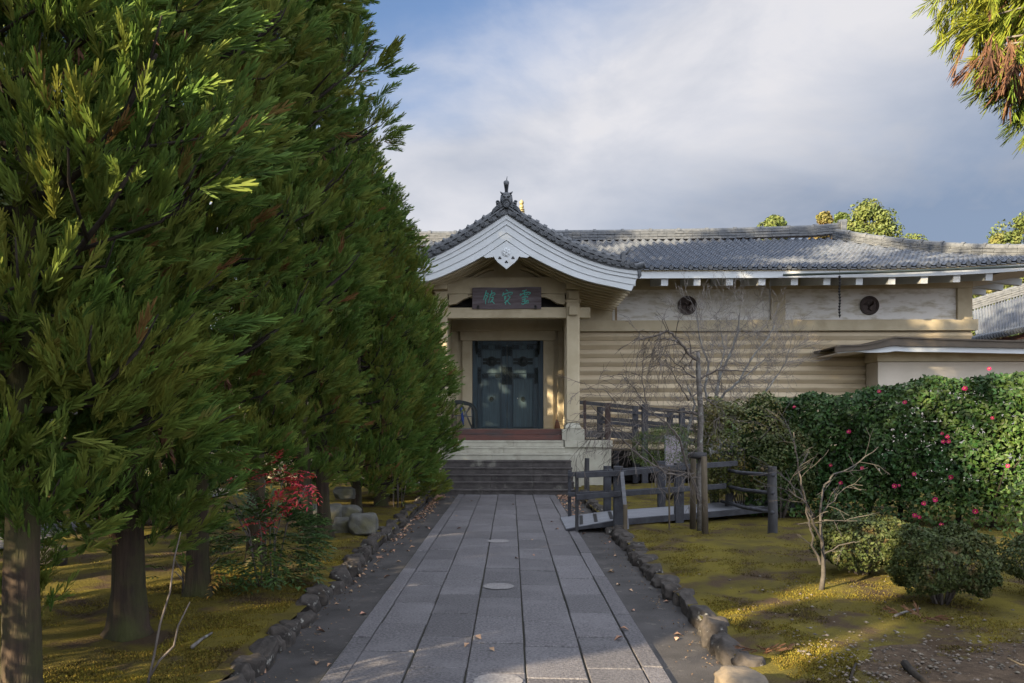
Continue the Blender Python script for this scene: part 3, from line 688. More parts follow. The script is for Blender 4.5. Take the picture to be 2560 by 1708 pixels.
jx0, jx1 = PX(1156, YD), PX(1383, YD)
for u, v in ((jx0, dx0-.001), (dx1+.001, jx1)): b = MB(); b.box(u, v, YD-.10, YD+.019, ZF, dz1); b.build('door_jamb', M_STUCCO, hall, bevel=.01)
b = MB(); b.box(PX(1151, YD), PX(1388, YD), YD-.15, YD+.018, dz1+.002, PZ(1270, 829, YD)); b.build('door_lintel', M_STUCCO, hall, bevel=.01)
b = MB(); b.box(XP0+.12, XP1-.12, YD-.2, YD+.017, PZ(1270, 829, YD)+.004, PZ(1270, 800, YD)); b.build('inner_beam', M_STUCCO, hall, bevel=.01)
for px in (1137, 1403): x = PX(px, YD); b = MB(); b.box(x-.10, x+.10, YD-.06, YD+.016, ZF, PZ(1270, 829, YD)+.003); b.build('pilaster', M_STUCCO, hall, bevel=.01)
# bronze doors
fw = .10
b = MB(); b.box(dx0+.002, dx0+fw+.06, YD-.06, YD+.06, ZF, dz1-.002); b.box(dx1-fw-.06, dx1-.002, YD-.06, YD+.06, ZF, dz1-.002); b.box(dx0+fw+.061, dx1-fw-.061, YD-.06, YD+.06, dz1-.115, dz1-.002)
b.build('door_frame', M_BRONZE, hall, bevel=.01)
def dpx(x): return PX(1120+x/6.03, YD)
def dpz(y): return PZ(1260, 840+y/6.03, YD)
mid = dpx(890)
def lattice(b, x0, x1, z0, z1, y, cell=.085):
    nx = max(1, int(round((x1-x0)/cell))); nz = max(1, int(round((z1-z0)/cell)))
    for i in range(nx):
        for j in range(nz):
            cx, cz = x0+(x1-x0)*(i+.5)/nx, z0+(z1-z0)*(j+.5)/nz; a, c = (x1-x0)/nx/2*.9, (z1-z0)/nz/2*.9
            pts = [(cx+a*math.cos(t*math.pi/4), y, cz+c*math.sin(t*math.pi/4)) for t in range(9)]; b.tube(pts, .008, 4)
            b.bar((cx-a, y, cz-c), (cx+a, y, cz+c), .012, .012); b.bar((cx-a, y-.002, cz+c), (cx+a, y-.002, cz-c), .012, .012)
for s, (x0, x1, pa, pb) in (('l', (dx0+fw+.062, mid-.004, (520, 795), (525, 785))), ('r', (mid+.004, dx1-fw-.062, (978, 1282), (985, 1278)))):
    ztop = dz1-.117
    b = MB(); b.box(x0, x1, YD-.03, YD+.05, ZF+.01, ztop)
    leaf = b.build('door', M_BRONZE, hall)
    b = MB(); zs = (dpz(555), dpz(215), dpz(1365), dpz(655))
    for (u0, u1), (z0, z1) in ((pa, zs[:2]), (pb, zs[2:])):
        a0, a1 = dpx(u0), dpx(u1); t = .022
        b.box(a0-t, a0, YD-.055, YD-.031, z0-t, z1+t); b.box(a1, a1+t, YD-.055, YD-.031, z0-t, z1+t)
        b.box(a0, a1, YD-.055, YD-.031, z1, z1+t); b.box(a0, a1, YD-.055, YD-.031, z0-t, z0)
    b.build('panel_moulding', M_BRONZE, leaf, bevel=.005)
    for (u0, u1), (z0, z1) in ((pa, zs[:2]), (pb, zs[2:])):
        b = MB(); b.box(dpx(u0)+.001, dpx(u1)-.001, YD-.036, YD-.0315, z0+.001, z1-.001); b.build('door_panel', M_BRONZE_P, leaf)
    b = MB(); cx, cz = (dpx(pa[0])+dpx(pa[1]))/2, dpz(388)
    b.cyl((cx, YD-.055, cz), (cx, YD-.036, cz), .155, 28); b.tube([(cx+.13*math.cos(t*math.pi/12), YD-.055, cz+.13*math.sin(t*math.pi/12)) for t in range(25)], .012, 6)
    b.ball((cx, YD-.05, cz), .09, 10, (1, .3, 1))
    for zz in (dpz(360), dpz(412)): b.box(dpx(pa[0])+.01, dpx(pa[1])-.01, YD-.047, YD-.037, zz-.042, zz+.042)
    b.build('door_emblem', M_BRONZE_D, leaf, smooth=2)
    b = MB(); cx, cz = (dpx(pb[0])+dpx(pb[1]))/2, dpz(942)
    b.cyl((cx, YD-.06, cz), (cx, YD-.036, cz), .055, 18); b.tube([(cx+.05*math.cos(t*math.pi/8), YD-.07, cz-.03+.06*math.sin(t*math.pi/8)) for t in range(17)], .010, 6)
    b.build('door_knocker', M_BRONZE_D, leaf, smooth=2)
    b = MB()
    if s == 'l': la, lb, ca, cb = 440, 500, 815, 885
    else: la, lb, ca, cb = 1305, 1375, 895, 962
    yy = YD-.034
    b_ = [(ca, cb, 160, 305), (ca, cb, 470, 735), (la, lb, 190, 320), (la, lb, 480, 720)]
    for u0, u1, v0, v1 in b_: b = MB(); lattice(b, dpx(u0), dpx(u1), dpz(v1), dpz(v0), yy); b.build('door_lattice', M_BRONZE_D, leaf)
    p0, p1 = dpx(pa[0]), dpx(pa[1]); w = p1-p0
    for v0, v1 in ((140, 200), (575, 635)):
        for u, v in ((p0-.02, p0+.30*w), (p1-.30*w, p1+.02)): b = MB(); lattice(b, u, v, dpz(v1), dpz(v0), yy); b.build('door_lattice', M_BRONZE_D, leaf)
    # bright hexagonal tongues between the lattices
    for cxp, v0, v1 in (((ca+cb)/2, 300, 478), ((la+lb)/2, 320, 470)):
        b = MB(); xx = dpx(cxp); b.prism([(xx-.06, dpz(v0+22)), (xx, dpz(v0)), (xx+.06, dpz(v0+22)), (xx+.06, dpz(v1-22)), (xx, dpz(v1)), (xx-.06, dpz(v1-22))], YD-.04, YD-.0305); b.build('door_tongue', M_BRONZE_P, leaf)
    for v0, v1 in ((138, 205), (575, 635)):
        b = MB(); zc = (dpz(v0)+dpz(v1))/2; q = .045; xm = (p0+p1)/2; b.prism([(xm-.17*w, zc), (xm-.1*w, zc+q), (xm+.1*w, zc+q), (xm+.17*w, zc), (xm+.1*w, zc-q), (xm-.1*w, zc-q)], YD-.04, YD-.0305); b.build('door_tongue', M_BRONZE_P, leaf)
for px in (1192, 1347):
    b = MB(); x = PX(px, YD-.1); b.tube([(x, YD-.08, dz1-.03), (x, YD-.14, dz1-.12), (x, YD-.12, dz1-.3), (x, YD-.10, dz1-.42)], [.04, .05, .035, .015], 8); b.build('hinge_bracket', M_BRONZE_D, hall, smooth=True)
b = MB(); q = P(1120+1048/6.03, 840+940/6.03, YD-.045); b.ball((q.x, q.y+.01, q.z), .016, 8); b.build('keyhole_cover', M_WHITE, hall)
# floor, sills and steps
b = MB(); b.box(XP0-.1, XP1+.1, YP+.34, YW+.13, 1.2, ZF-.002); b.build('porch_floor', M_STEP, hall)
xs0, xs1 = PX(1127, YP), PX(1408, YP)
b = MB(); b.box(xs0, xs1, YP+.16, YP+.60, 1.429, ZF+.001); b.build('timber_sill', M_SILL, hall, bevel=.008)
b = MB(); b.box(xs0-.01, xs1+.01, YP-.04, YP+.55, 1.279, 1.428); b.build('timber_sill', M_SILL, hall, bevel=.008)
yq = [20+.27*k for k in range(8)]
zt_ = [.12+.165*k for k in range(8)]
xe = [(1097, 1436), (1098, 1435), (1100, 1433), (1105, 1430), (1108, 1428), (1108.5, 1427.5), (1123.5, 1412), (1127, 1409)]
for k in range(8):
    y = yq[k]; x0, x1 = PX(xe[k][0], y), PX(xe[k][1], y); zb = zt_[k-1]+.001 if k else -.05; yb = 22.35
    b = MB(); w = x1-x0; cuts = [0, .47+.1*math.sin(k*2.1), 1] if k > 4 else [0, .33+.06*math.sin(k), .70, 1]
    for u, v in zip(cuts, cuts[1:]): b.box(x0+w*u+(.002 if u else 0), x0+w*v-.001, y, yb+k*.001, zb, zt_[k]-.045); b.box(x0+w*u+(.002 if u else 0)-(.012 if k < 5 and not u else 0), x0+w*v-.001+(.012 if k < 5 and v == 1 else 0), y-.012, yb+k*.001, zt_[k]-.044, zt_[k])
    b.build('step', M_STEP if k > 4 else M_STEPD, hall, bevel=.008)
zc = 1.279
for s in (-1, 1):
    xa = XC+s*(PX(1411.5, 21.9)-XC)+s*.004; xb = XC+s*(PX(1528, 22.0)-XC)
    b = MB(); b.box(min(xa, xb), max(xa, xb)-.0, 22.0, 24.8, .0, zc-.19); b.build('pedestal', M_STUCCO if False else M_STEP, hall, bevel=.01)
    b = MB(); xm = xa+(xb-xa)*.27
    for u, v in ((xa, xm-.002*s), (xm+.002*s, xb+s*.03)): b.box(min(u, v), max(u, v), 21.95, 24.8, zc-.189, zc); 
    b.build('pedestal_cap', M_STEP, hall, bevel=.01)
    b = MB(); xd = XC+s*(PX(1430, 21)-XC)-s*.02; b.box(min(xa-s*.05, xd+s*.3), max(xa-s*.05, xd+s*.3), 21.5, 22.0-.003, 0, .93); b.build('pedestal_cheek', M_STEP, hall, bevel=.01)
    b = MB(); b.box(min(xd, xb), max(xd, xb), 21.94, 22.0-.004, 0, .10); b.build('pedestal_foot', M_STEP, hall)

# side porch at the right end: curved canopy on a white wall
YS = 23.2
b = MB(); xa = PX(2195, YS+.9); b.box(xa, xa+9, YS+.9, YW+.0-.1, 0, PZ(2300, 905, YS+.9)); b.build('side_porch_wall', M_WHITEWALL, hall)
b = MB(); b.box(xa-.05, xa+9, YS+.82, YW-.1, PZ(2300, 904, YS+.9), PZ(2300, 880, YS+.9)); b.build('side_porch_beam', M_STUCCO, hall)
cv = [(1305,812,845),(1335,806,842),(1400,806,836),(1470,800,832),(1530,788,824),(1590,768,812),(1630,759,806),(1700,762,810),(1900,770,812),(2200,779,818),(2500,785,824),(3100,792,830)]
top = []; bot = []
for x, t, u in cv:
    q = P(1500+x/2.217, 500+t/2.217, YS); w = P(1500+x/2.217, 500+u/2.217, YS); top.append((q.x, q.z)); bot.append((w.x, w.z))
b = MB(); b.strip(top, bot, YS, YS+.08); can = b.build('side_canopy', M_COPPER, hall)
b = MB(); b.strip([(x+.02, z+.012) for x, z in top], [(x+.02, z-.03) for x, z in top], YS-.04, YW-.09); b.build('canopy_sheet', M_COPPER, can)
b = MB(); b.strip([(x+.06, z+.0) for x, z in bot], [(x+.10, z-.02-.13*min(1, max(0, (i-2)/3))) for i, (x, z) in enumerate(bot)], YS+.085, YS+.20); b.build('canopy_trim', M_WHITE, can)
b = MB(); b.strip([(x+.10, z-.0) for x, z in bot], [(x+.10, z-.03) for x, z in bot], YS+.2, YW-.1); b.build('canopy_soffit', M_WHITEWALL, can)

# ------------------------------------------------------------------ name board
nb = thing('name_board', (XC, YP+.03, zl1), 'dark timber name board with three turquoise brushed characters above the doors', 'sign')
def sp(x, y, Y): return P(1170+x/11.75, 705+y/11.75, Y)
yb_ = YP+.0
a, c = sp(125, 795, yb_), sp(2153, 158, yb_)
b = MB(); n = 9
pts_t = [(a.x+(c.x-a.x)*i/n, c.z+.006*math.sin(i*1.1)+(.008 if i > 6 else 0)) for i in range(n+1)]; pts_b = [(x, a.z+.004*math.sin(i*.9+2)) for i, (x, z) in enumerate(pts_t)]
b.strip(pts_t, pts_b, yb_, yb_+.045); b.build('board', M_SIGN, nb, bevel=.004)
CH = [[[(535,262),(508,370),(470,480),(455,518)],[(540,330),(590,335),(575,380),(535,405)],[(540,405),(578,432),(548,468)],[(530,480),(515,560),(515,640)],
       [(695,262),(690,330),(650,430),(625,520),(598,605)],[(640,378),(720,330),(785,325),(785,370),(715,412)],[(682,462),(738,455),(735,500),(690,540)],[(690,540),(730,590),(768,632)],[(650,595),(700,562),(735,515)]],
      [[(1122,238),(1168,268)],[(1038,322),(1030,370),(1012,408)],[(1030,375),(1120,342),(1240,308),(1300,315),(1290,355),(1238,376)],[(1072,432),(1112,425),(1100,480),(1075,530)],[(1072,440),(1078,520)],
       [(1186,388),(1180,420),(1225,432),(1232,458),(1190,500)],[(1195,500),(1150,560),(1075,605)],[(1120,560),(1185,540)],[(1110,595),(1104,655)],[(1165,575),(1210,630),(1238,655)]],
      [[(1602,265),(1660,256),(1715,238)],[(1668,262),(1650,315),(1660,390)],[(1540,352),(1545,400)],[(1528,385),(1620,345),(1740,305),(1822,310),(1825,345),(1768,372)],[(1655,370),(1700,388),(1745,345)],
       [(1588,470),(1620,440),(1690,425)],[(1640,455),(1700,438),(1762,430),(1745,452)],[(1605,520),(1695,500)],[(1672,495),(1660,560),(1668,620)],[(1700,560),(1762,545),(1772,570)],[(1592,572),(1640,570)],[(1580,635),(1600,657),(1680,628),(1775,612)],[(1690,592),(1755,552)]]]
for ch in CH:
    b = MB()
    for st in ch:
        pts = [sp(x, y, yb_-.004) for x, y in st]; fine = []
        for i in range(len(pts)-1):
            p0, p1, p2, p3 = pts[max(i-1, 0)], pts[i], pts[i+1], pts[min(i+2, len(pts)-1)]
            for k in range(4):
                t = k/4; fine.append(.5*((2*p1)+(p2-p0)*t+(2*p0-5*p1+4*p2-p3)*t*t+(3*p1-p0-3*p2+p3)*t**3))
        fine.append(pts[-1]); m = len(fine)
        b.tube(fine, [.0145*(1.0-.3*abs(2*i/(m-1)-.6)) for i in range(m)], 7)
        b.ball(fine[0], .0145, 7); b.ball(fine[-1], .013, 7)
    for i, (x, y, z) in enumerate(b.v): b.v[i] = (x, yb_-.003+(y-yb_+.004)*.35, z)
    b.build('character', M_TURQ, nb, smooth=True)
for px in (300, 1982):
    b = MB(); q = sp(px, 750, yb_); b.box(q.x-.03, q.x+.03, yb_-.03, yb_+.05, q.z-.04, q.z+.03); b.ball((q.x, yb_-.01, q.z+.03), .03, 8); b.build('board_hook', M_BLACK, nb)
# ------------------------------------------------------------------ plant builders
def unit(a): return a/np.maximum(np.linalg.norm(a, axis=-1, keepdims=True), 1e-9)
def perp(d, rg):
    r = rg.normal(size=d.shape); a = r-d*np.sum(r*d, -1, keepdims=True); return unit(a)
def leaf_mesh(Pn, Nn, size, rg, wr=.5, fold=.25, jitter=.7, along=None):
    """one folded rhombic leaf per point; N = facing"""
    n = len(Pn); Nn = unit(Nn+rg.normal(size=(n, 3))*jitter)
    t = perp(Nn, rg) if along is None else unit(along-Nn*np.sum(along*Nn, -1, keepdims=True))
    s = np.cross(Nn, t); L = (size*rg.uniform(.65, 1.25, n))[:, None]; w = L*wr*.5
    base, tip = Pn-t*L*.5, Pn+t*L*.5-Nn*L*.12; m = Pn-t*L*.05
    V = np.stack([base, m+s*w+Nn*L*fold*.4, tip, m-s*w+Nn*L*fold*.4, m], 1).reshape(-1, 3)
    o = (np.arange(n)*5)[:, None]
    T = np.stack([o+[0, 1, 4], o+[1, 2, 4], o+[2, 3, 4], o+[3, 0, 4]], 1).reshape(-1, 3)
    return V, T
def cat_mesh(parts):
    Vs, Ts, o = [], [], 0
    for V, T in parts: Vs.append(V); Ts.append(T+o); o += len(V)
    return np.concatenate(Vs), np.concatenate(Ts)
def ribbons(A, D, L, w, rg, bend=0.25, up=(0, 0, 1)):
    """tapered, slightly bent shoots as ribbons of two segments: 5 vertices, 3 triangles each"""
    n = len(A); D = unit(D); S = perp(D, rg)*(w*.5)
    if not hasattr(L, '__len__'): L = np.full(n, L)
    L = L[:, None]; U = np.array(up)[None]*bend
    M = A+D*L*.55+U*L*.12; E = A+D*L+U*L*.4
    V = np.stack([A-S*.7, A+S*.7, M+S, M-S, E+S*.45, E-S*.45], 1).reshape(-1, 3)
    o = (np.arange(n)*6)[:, None]
    T = np.stack([o+[0, 1, 2], o+[0, 2, 3], o+[3, 2, 4], o+[3, 4, 5]], 1).reshape(-1, 3)
    return V, T
def plume(seed, n=20, spread=38, w=.05):
    """feathery cedar spray along +Z, about one unit long"""
    rg = np.random.default_rng(seed)
    s = np.sort(rg.uniform(0, .86, n)); aa = rg.uniform(0, 2*np.pi, n)+np.arange(n)*2.4
    th = np.radians(rg.uniform(spread*.55, spread*1.25, n)*(1-.35*s))
    D = np.stack([np.sin(th)*np.cos(aa), np.sin(th)*np.sin(aa), np.cos(th)], 1)
    A = np.stack([.03*np.cos(aa), .03*np.sin(aa), s], 1); L = rg.uniform(.22, .40, n)*(1.05-.45*s)
    A = np.concatenate([A, [[0, 0, .78], [0, 0, 0]]]); D = np.concatenate([D, [[.05, .02, 1], [0, 0, 1]]]); L = np.concatenate([L, [.3, .85]])
    V, T = ribbons(A, D, L, w, rg, .35); s = A[:, 2:3].clip(0, 1); tip = (.35*s+.65*np.array([[0, 0, .5, .5, 1, 1]])).reshape(-1)
    return V, T, tip
PLUMES = [plume(100+i, 16, 27, .056) for i in range(6)]
PLUMES_FINE = [plume(200+i, 30, 27, .044) for i in range(6)]
def place_plumes(Pn, Dn, S, rg, lib=PLUMES):
    """stamps sprays at points Pn along directions Dn with sizes S"""
    Dn = unit(Dn); X = perp(Dn, rg); Y = np.cross(Dn, X); kind = rg.integers(0, len(lib), len(Pn)); out = []; at = []
    for k in range(len(lib)):
        i = np.where(kind == k)[0]
        if not len(i): continue
        V, T, tip = lib[k]; R = np.stack([X[i], Y[i], Dn[i]], 2)*S[i][:, None, None]
        W = np.einsum('nij,vj->nvi', R, V)+Pn[i][:, None]
        TT = T[None]+(np.arange(len(i))*len(V))[:, None, None]
        out.append((W.reshape(-1, 3), TT.reshape(-1, 3))); h = np.repeat(rg.uniform(0, 1, len(i)), len(V)); at.append(np.stack([np.tile(tip, len(i)), h, h*0], 1))
    return (*cat_mesh(out), np.concatenate(at))

def trunk_mb(b, base, h, r0, r1, rg, lean=(0, 0), n=12, flare=1.5, wobble=.03):
    pts, rad = [], []
    for i in range(13):
        t = i/12; z = h*t**1.7
        pts.append((base[0]+lean[0]*z/h+rg.normal()*wobble*z/h, base[1]+lean[1]*z/h+rg.normal()*wobble*z/h, base[2]-.06+z))
        fl = 1+(flare-1)*math.exp(-z/.12)
        rad.append((r0+(r1-r0)*z/h)*fl)
    o = len(b.v); n = max(n, 14) if r0 > .07 else n; b.tube(pts, rad, n); ph = rg.uniform(0, 6, 4)
    for i in range(o, len(b.v)):                        # fluted, uneven bark and root flare
        x, y, z = b.v[i]; t = (z-base[2])/h; cx, cy = base[0]+lean[0]*t, base[1]+lean[1]*t; a = math.atan2(y-cy, x-cx)
        k = 1+.07*math.sin(3*a+ph[0]+z*1.5)+.05*math.sin(5*a+ph[1]-z*3)+.04*math.sin(z*9+ph[2]+2*a)+.28*max(0, math.sin(4*a+ph[3]))*math.exp(-max(0, z-base[2])/.09)
        b.v[i] = (cx+(x-cx)*k, cy+(y-cy)*k, z)
    return pts
def sugi(name, base, h, z0, rad, rr0, seed, label, nb=46, per=30, fine=False, psize=(.30, .46), shape=None, group='cedars in the row along the path', lean=(0, 0), extra=()):
    rg = np.random.default_rng(seed)
    t = thing(name, base, label, 'tree', group)
    b = MB(); trunk_mb(b, (base[0], base[1], base[2]), h*.97, rr0, .025, rg, lean); b.build('trunk', M_BARK, t, smooth=True)
    b = MB(); PP, DD, SS = [], [], []; deadP, deadD, deadS = [], [], []
    for i in range(nb):
        u = (i+rg.uniform(-.3, .3))/nb; u = min(max(u, 0), 1); z = z0+(h-z0)*u**.92
        prof = shape(u) if shape else (1-.15*abs(u-.3))*(1-u**3.0)+.12
        L = rad*prof*rg.uniform(.70, 1.16); a = i*2.39996+rg.uniform(-.45, .45)
        out = np.array([math.cos(a), math.sin(a), 0]); rise = rg.uniform(.05, .42)+.3*u
        p0 = np.array([base[0]+lean[0]*u, base[1]+lean[1]*u, z-.12*L])
        def at(s, p0=p0, out=out, L=L, rise=rise): return p0+out*L*s+np.array([0, 0, L*(rise*s*s-.18*s*(1-s))])
        rb = .013+.015*L
        b.tube([at(s) for s in (0, .25, .5, .75, .95)], [rb, rb*.8, rb*.62, rb*.42, .008], 5)
        side = np.array([-out[1], out[0], 0]); ntuft = 2 if L < .5 else (4 if fine else 3+int(rg.random() < .5))
        for k in range(ntuft):                          # brush-like tufts, fanning up and outwards from the branch end
            s = (1.0, .74, .86, .5)[k]*rg.uniform(.92, 1.06); R = rg.uniform(*psize)*(1.0 if k < 3 else .85)
            sd = (0, 1, -1, .5)[k]*(1 if i % 2 else -1)*(.10+.26*L)*rg.uniform(.6, 1.2)
            c = at(s)+side*sd+np.array([0, 0, rg.uniform(-.06, .08)])
            ax = unit(out*rg.uniform(.3, .8)+np.array([0, 0, rg.uniform(.6, 1.1)])+side*sd*.9+rg.normal(size=3)*.15)
            m = int(per*rg.uniform(.85, 1.15)); o2 = rg.normal(size=(m, 3)); o2 -= ax*(o2@ax)[:, None]; o2 = unit(o2)*np.sqrt(rg.uniform(0, 1, (m, 1)))
            PP.append(c+o2*R*.78+ax*(rg.uniform(-.25, .25, (m, 1))-.30*np.sum(o2*o2, 1, keepdims=True))*R); DD.append(ax+o2*rg.uniform(.55, 1.0, (m, 1))+rg.normal(size=(m, 3))*.10); SS.append(R*rg.uniform(.46, .74, m))
            b.tube([at(min(1, s)*.7), tuple(c-ax*R*.1), tuple(c+ax*R*.5)], [.012, .008, .004], 4)
        if fine:                                        # short sprays close to the trunk
            for _ in range(2):
                a2 = rg.uniform(0, 6.283); o2_ = np.array([math.cos(a2), math.sin(a2), 0]); c = np.array([base[0]+lean[0]*u, base[1]+lean[1]*u, z+rg.uniform(-.1, .1)])+o2_*rg.uniform(.16, .45)*min(1, .3+L); m = 14
                PP.append(c+rg.normal(size=(m, 3))*.10); DD.append(o2_*.6+np.array([0, 0, .6])+rg.normal(size=(m, 3))*.5); SS.append(rg.uniform(.17, .30, m))
        if rg.random() < .3:                            # browned, hanging inner twigs
            k = 4; q = rg.uniform(.2, .75, k); dp = np.array([at(v) for v in q]); deadP.append(dp); deadD.append(np.array([[0, 0, -1]])+rg.normal(size=(k, 3))*.35); deadS.append(rg.uniform(.16, .3, k))
    for c, R in extra:                                  # epicormic sprays low on the trunk
        c = np.array(c); m = 16; b.tube([(base[0], base[1], c[2]-.08), tuple(c)], [.010, .004], 4)
        PP.append(c+rg.normal(size=(m, 3))*R*.35); DD.append(np.array([[.2, -.3, .9]])+rg.normal(size=(m, 3))*.5); SS.append(rg.uniform(.5, .9, m)*R)
    top = np.array([base[0]+lean[0], base[1]+lean[1], base[2]+h]); m = 26
    PP.append(top[None]+rg.normal(size=(m, 3))*[.14, .14, .3]-[0, 0, .25]); DD.append(np.array([[0, 0, 1.2]])+rg.normal(size=(m, 3))*.45); SS.append(rg.uniform(*psize, m))
    V, T, A = place_plumes(np.concatenate(PP), np.concatenate(DD), np.concatenate(SS), rg, PLUMES_FINE if fine else PLUMES)
    fast_mesh('crown', V, T, M_SUGI, t, A)
    b.build('limb', M_LIMB, t, smooth=True)
    if deadP:
        V, T, A = place_plumes(np.concatenate(deadP), np.concatenate(deadD), np.concatenate(deadS), rg); fast_mesh('dead_spray', V, T, M_SUGIB, t, A)
    return t

def leafy_tree(name, base, h, rad, seed, label, m, lumps=26, per=150, size=.22, z0=.3, group=None, trunk_r=.18, squash=1.0, cat='tree', bark=None, ragged=False):
    rg = np.random.default_rng(seed); t = thing(name, base, label, cat, group)
    b = MB(); trunk_mb(b, base, h*.8, trunk_r, .04, rg, n=8); C = []
    for i in range(lumps):
        u = rg.uniform(0, 1)**.8; z = h*(z0+(1-z0)*u*.93); env = math.sin(math.pi*min(1, .16+.84*(.2+.8*u)))**.6 if squash == 1 else (1-u)**.55+.12
        a = rg.uniform(0, 6.283); r = rad*env*math.sqrt(rg.uniform(.08, .9)); C.append((base[0]+r*math.cos(a), base[1]+r*math.sin(a), base[2]+z))
        if i % 2 == 0: b.tube([(base[0], base[1], base[2]+max(.2*h, z-.25*h)), C[-1]], [trunk_r*.35, .015], 5)
    b.build('trunk', bark or M_LIMB, t, smooth=True)
    C = np.array(C); n = lumps*per; idx = rg.integers(0, lumps, n); d = unit(rg.normal(size=(n, 3))); lr = (rad*(rg.uniform(.24, .46, lumps) if not ragged else rg.uniform(.13, .34, lumps)))[idx]
    pts = C[idx]+d*(lr*rg.uniform(.35, 1.0, n)**.5)[:, None]*[1, 1, .85]
    V, T = leaf_mesh(pts, d+[0, 0, .4], size, rg, wr=.6); fast_mesh('crown', V, T, m, t); return t

def twig_tree(b, p, d, L, r, depth, rg, ang=32, ratio=.72, kids=(2, 3), droop=0.0, minr=.0022, lo=None):
    """recursive bare branching into MB b"""
    p = np.array(p, float); d = np.array(d, float); d /= np.linalg.norm(d); seg = 4; pts = [p]; rad = [r]
    for i in range(seg):
        d = d+rg.normal(size=3)*.10+np.array([0, 0, -droop]); d /= np.linalg.norm(d); p = p+d*L/seg; pts.append(p); rad.append(max(minr, r*(1-.40*(i+1)/seg)))
    b.tube([tuple(q) for q in pts], rad, 6 if r > .012 else (4 if r > .005 else 3))
    if depth <= 0: return
    for k in range(rg.integers(kids[0], kids[1]+1)+1):
        s = rg.uniform(.35, 1.0) if k else 1.0; i = min(seg, max(1, int(round(s*seg)))); q = pts[i]
        ax = rg.normal(size=3); ax -= d*ax.dot(d); ax /= np.linalg.norm(ax); a = math.radians(ang*rg.uniform(.5, 1.25))*(1 if k else .4)
        nd = d*math.cos(a)+ax*math.sin(a)
        twig_tree(b, q, nd, L*ratio*rg.uniform(.75, 1.15), max(minr, rad[i]*(.62 if k else .85)), depth-1, rg, ang, ratio, kids, droop*1.15, minr)

# ------------------------------------------------------------------ the row of cedars on the left
def trunk_at(px, py): g = G(px, py, .12); return (g.x, g.y, gz(g.x, g.y))
rows = [  # trunk foot in the photo, height, crown start, radius, trunk radius, label
 ((58, 1775), 5.1, 1.35, 1.05, .105, 'nearest cedar with bare mossy trunk cut off by the left edge'),
 ((320, 1583), 8.8, .85, 1.25, .125, 'cedar with thick short trunk, second from the near end of the row'),
 ((496, 1490), 8.8, 1.45, 1.30, .105, 'cedar with reddish mossy trunk just left of the red nandina'),
 ((640, 1410), 9.4, 1.75, 1.22, .10, 'cedar standing behind the red nandina'),
 ((768, 1351), 10.4, 1.1, .66, .095, 'tall cedar just left of the boulders'),
 ((812, 1338), 10.8, 1.1, .64, .095, 'tallest cedar with mossy trunk in front of the boulders'),
 ((892, 1293), 6.5, .8, .88, .09, 'cedar just past the boulders by the thin bamboo'),
 ((953, 1262), 6.0, .75, 1.0, .12, 'cedar behind the orange nandina'),
 ((985, 1251), 5.5, .6, 1.0, .10, 'cedar third from the steps in the row'),
 ((1012, 1244), 5.0, .5, .98, .09, 'cedar second from the steps in the row'),
 ((1036, 1237), 4.4, .35, .85, .09, 'shortest cedar, right beside the stone steps'),
]
for i, ((px, py), h, z0, rad, r0, lab) in enumerate(rows):
    bse = trunk_at(px, py); near = i < 4
    if i > 7: bse = (bse[0]-.22, bse[1], bse[2])
    sh = (lambda u: min((.72+.9*u-.55*u*u)*(1-u**4)*.95+.1, .42+3.2*u)) if i < 6 else (lambda u: (.80+.7*u-.8*u*u)*(1-u**3.5)+.12)
    ext = [(P(28, 1440, 4.85), .30), (P(50, 1360, 4.9), .30), (P(75, 1490, 4.8), .24), (P(20, 1330, 5.0), .28)] if i == 0 else ()
    sugi('cedar_tree', bse, h, z0, rad*(1.10 if near else 1.05), r0, 40+i, lab, lean=(-.45, 0) if i in (4, 5) else (0, 0), nb=((40 if i == 0 else 52) if near else 74) if i < 8 else 60, per=27 if near else 26, fine=near, psize=(.28, .42) if near else (.28, .42), shape=sh, extra=ext)

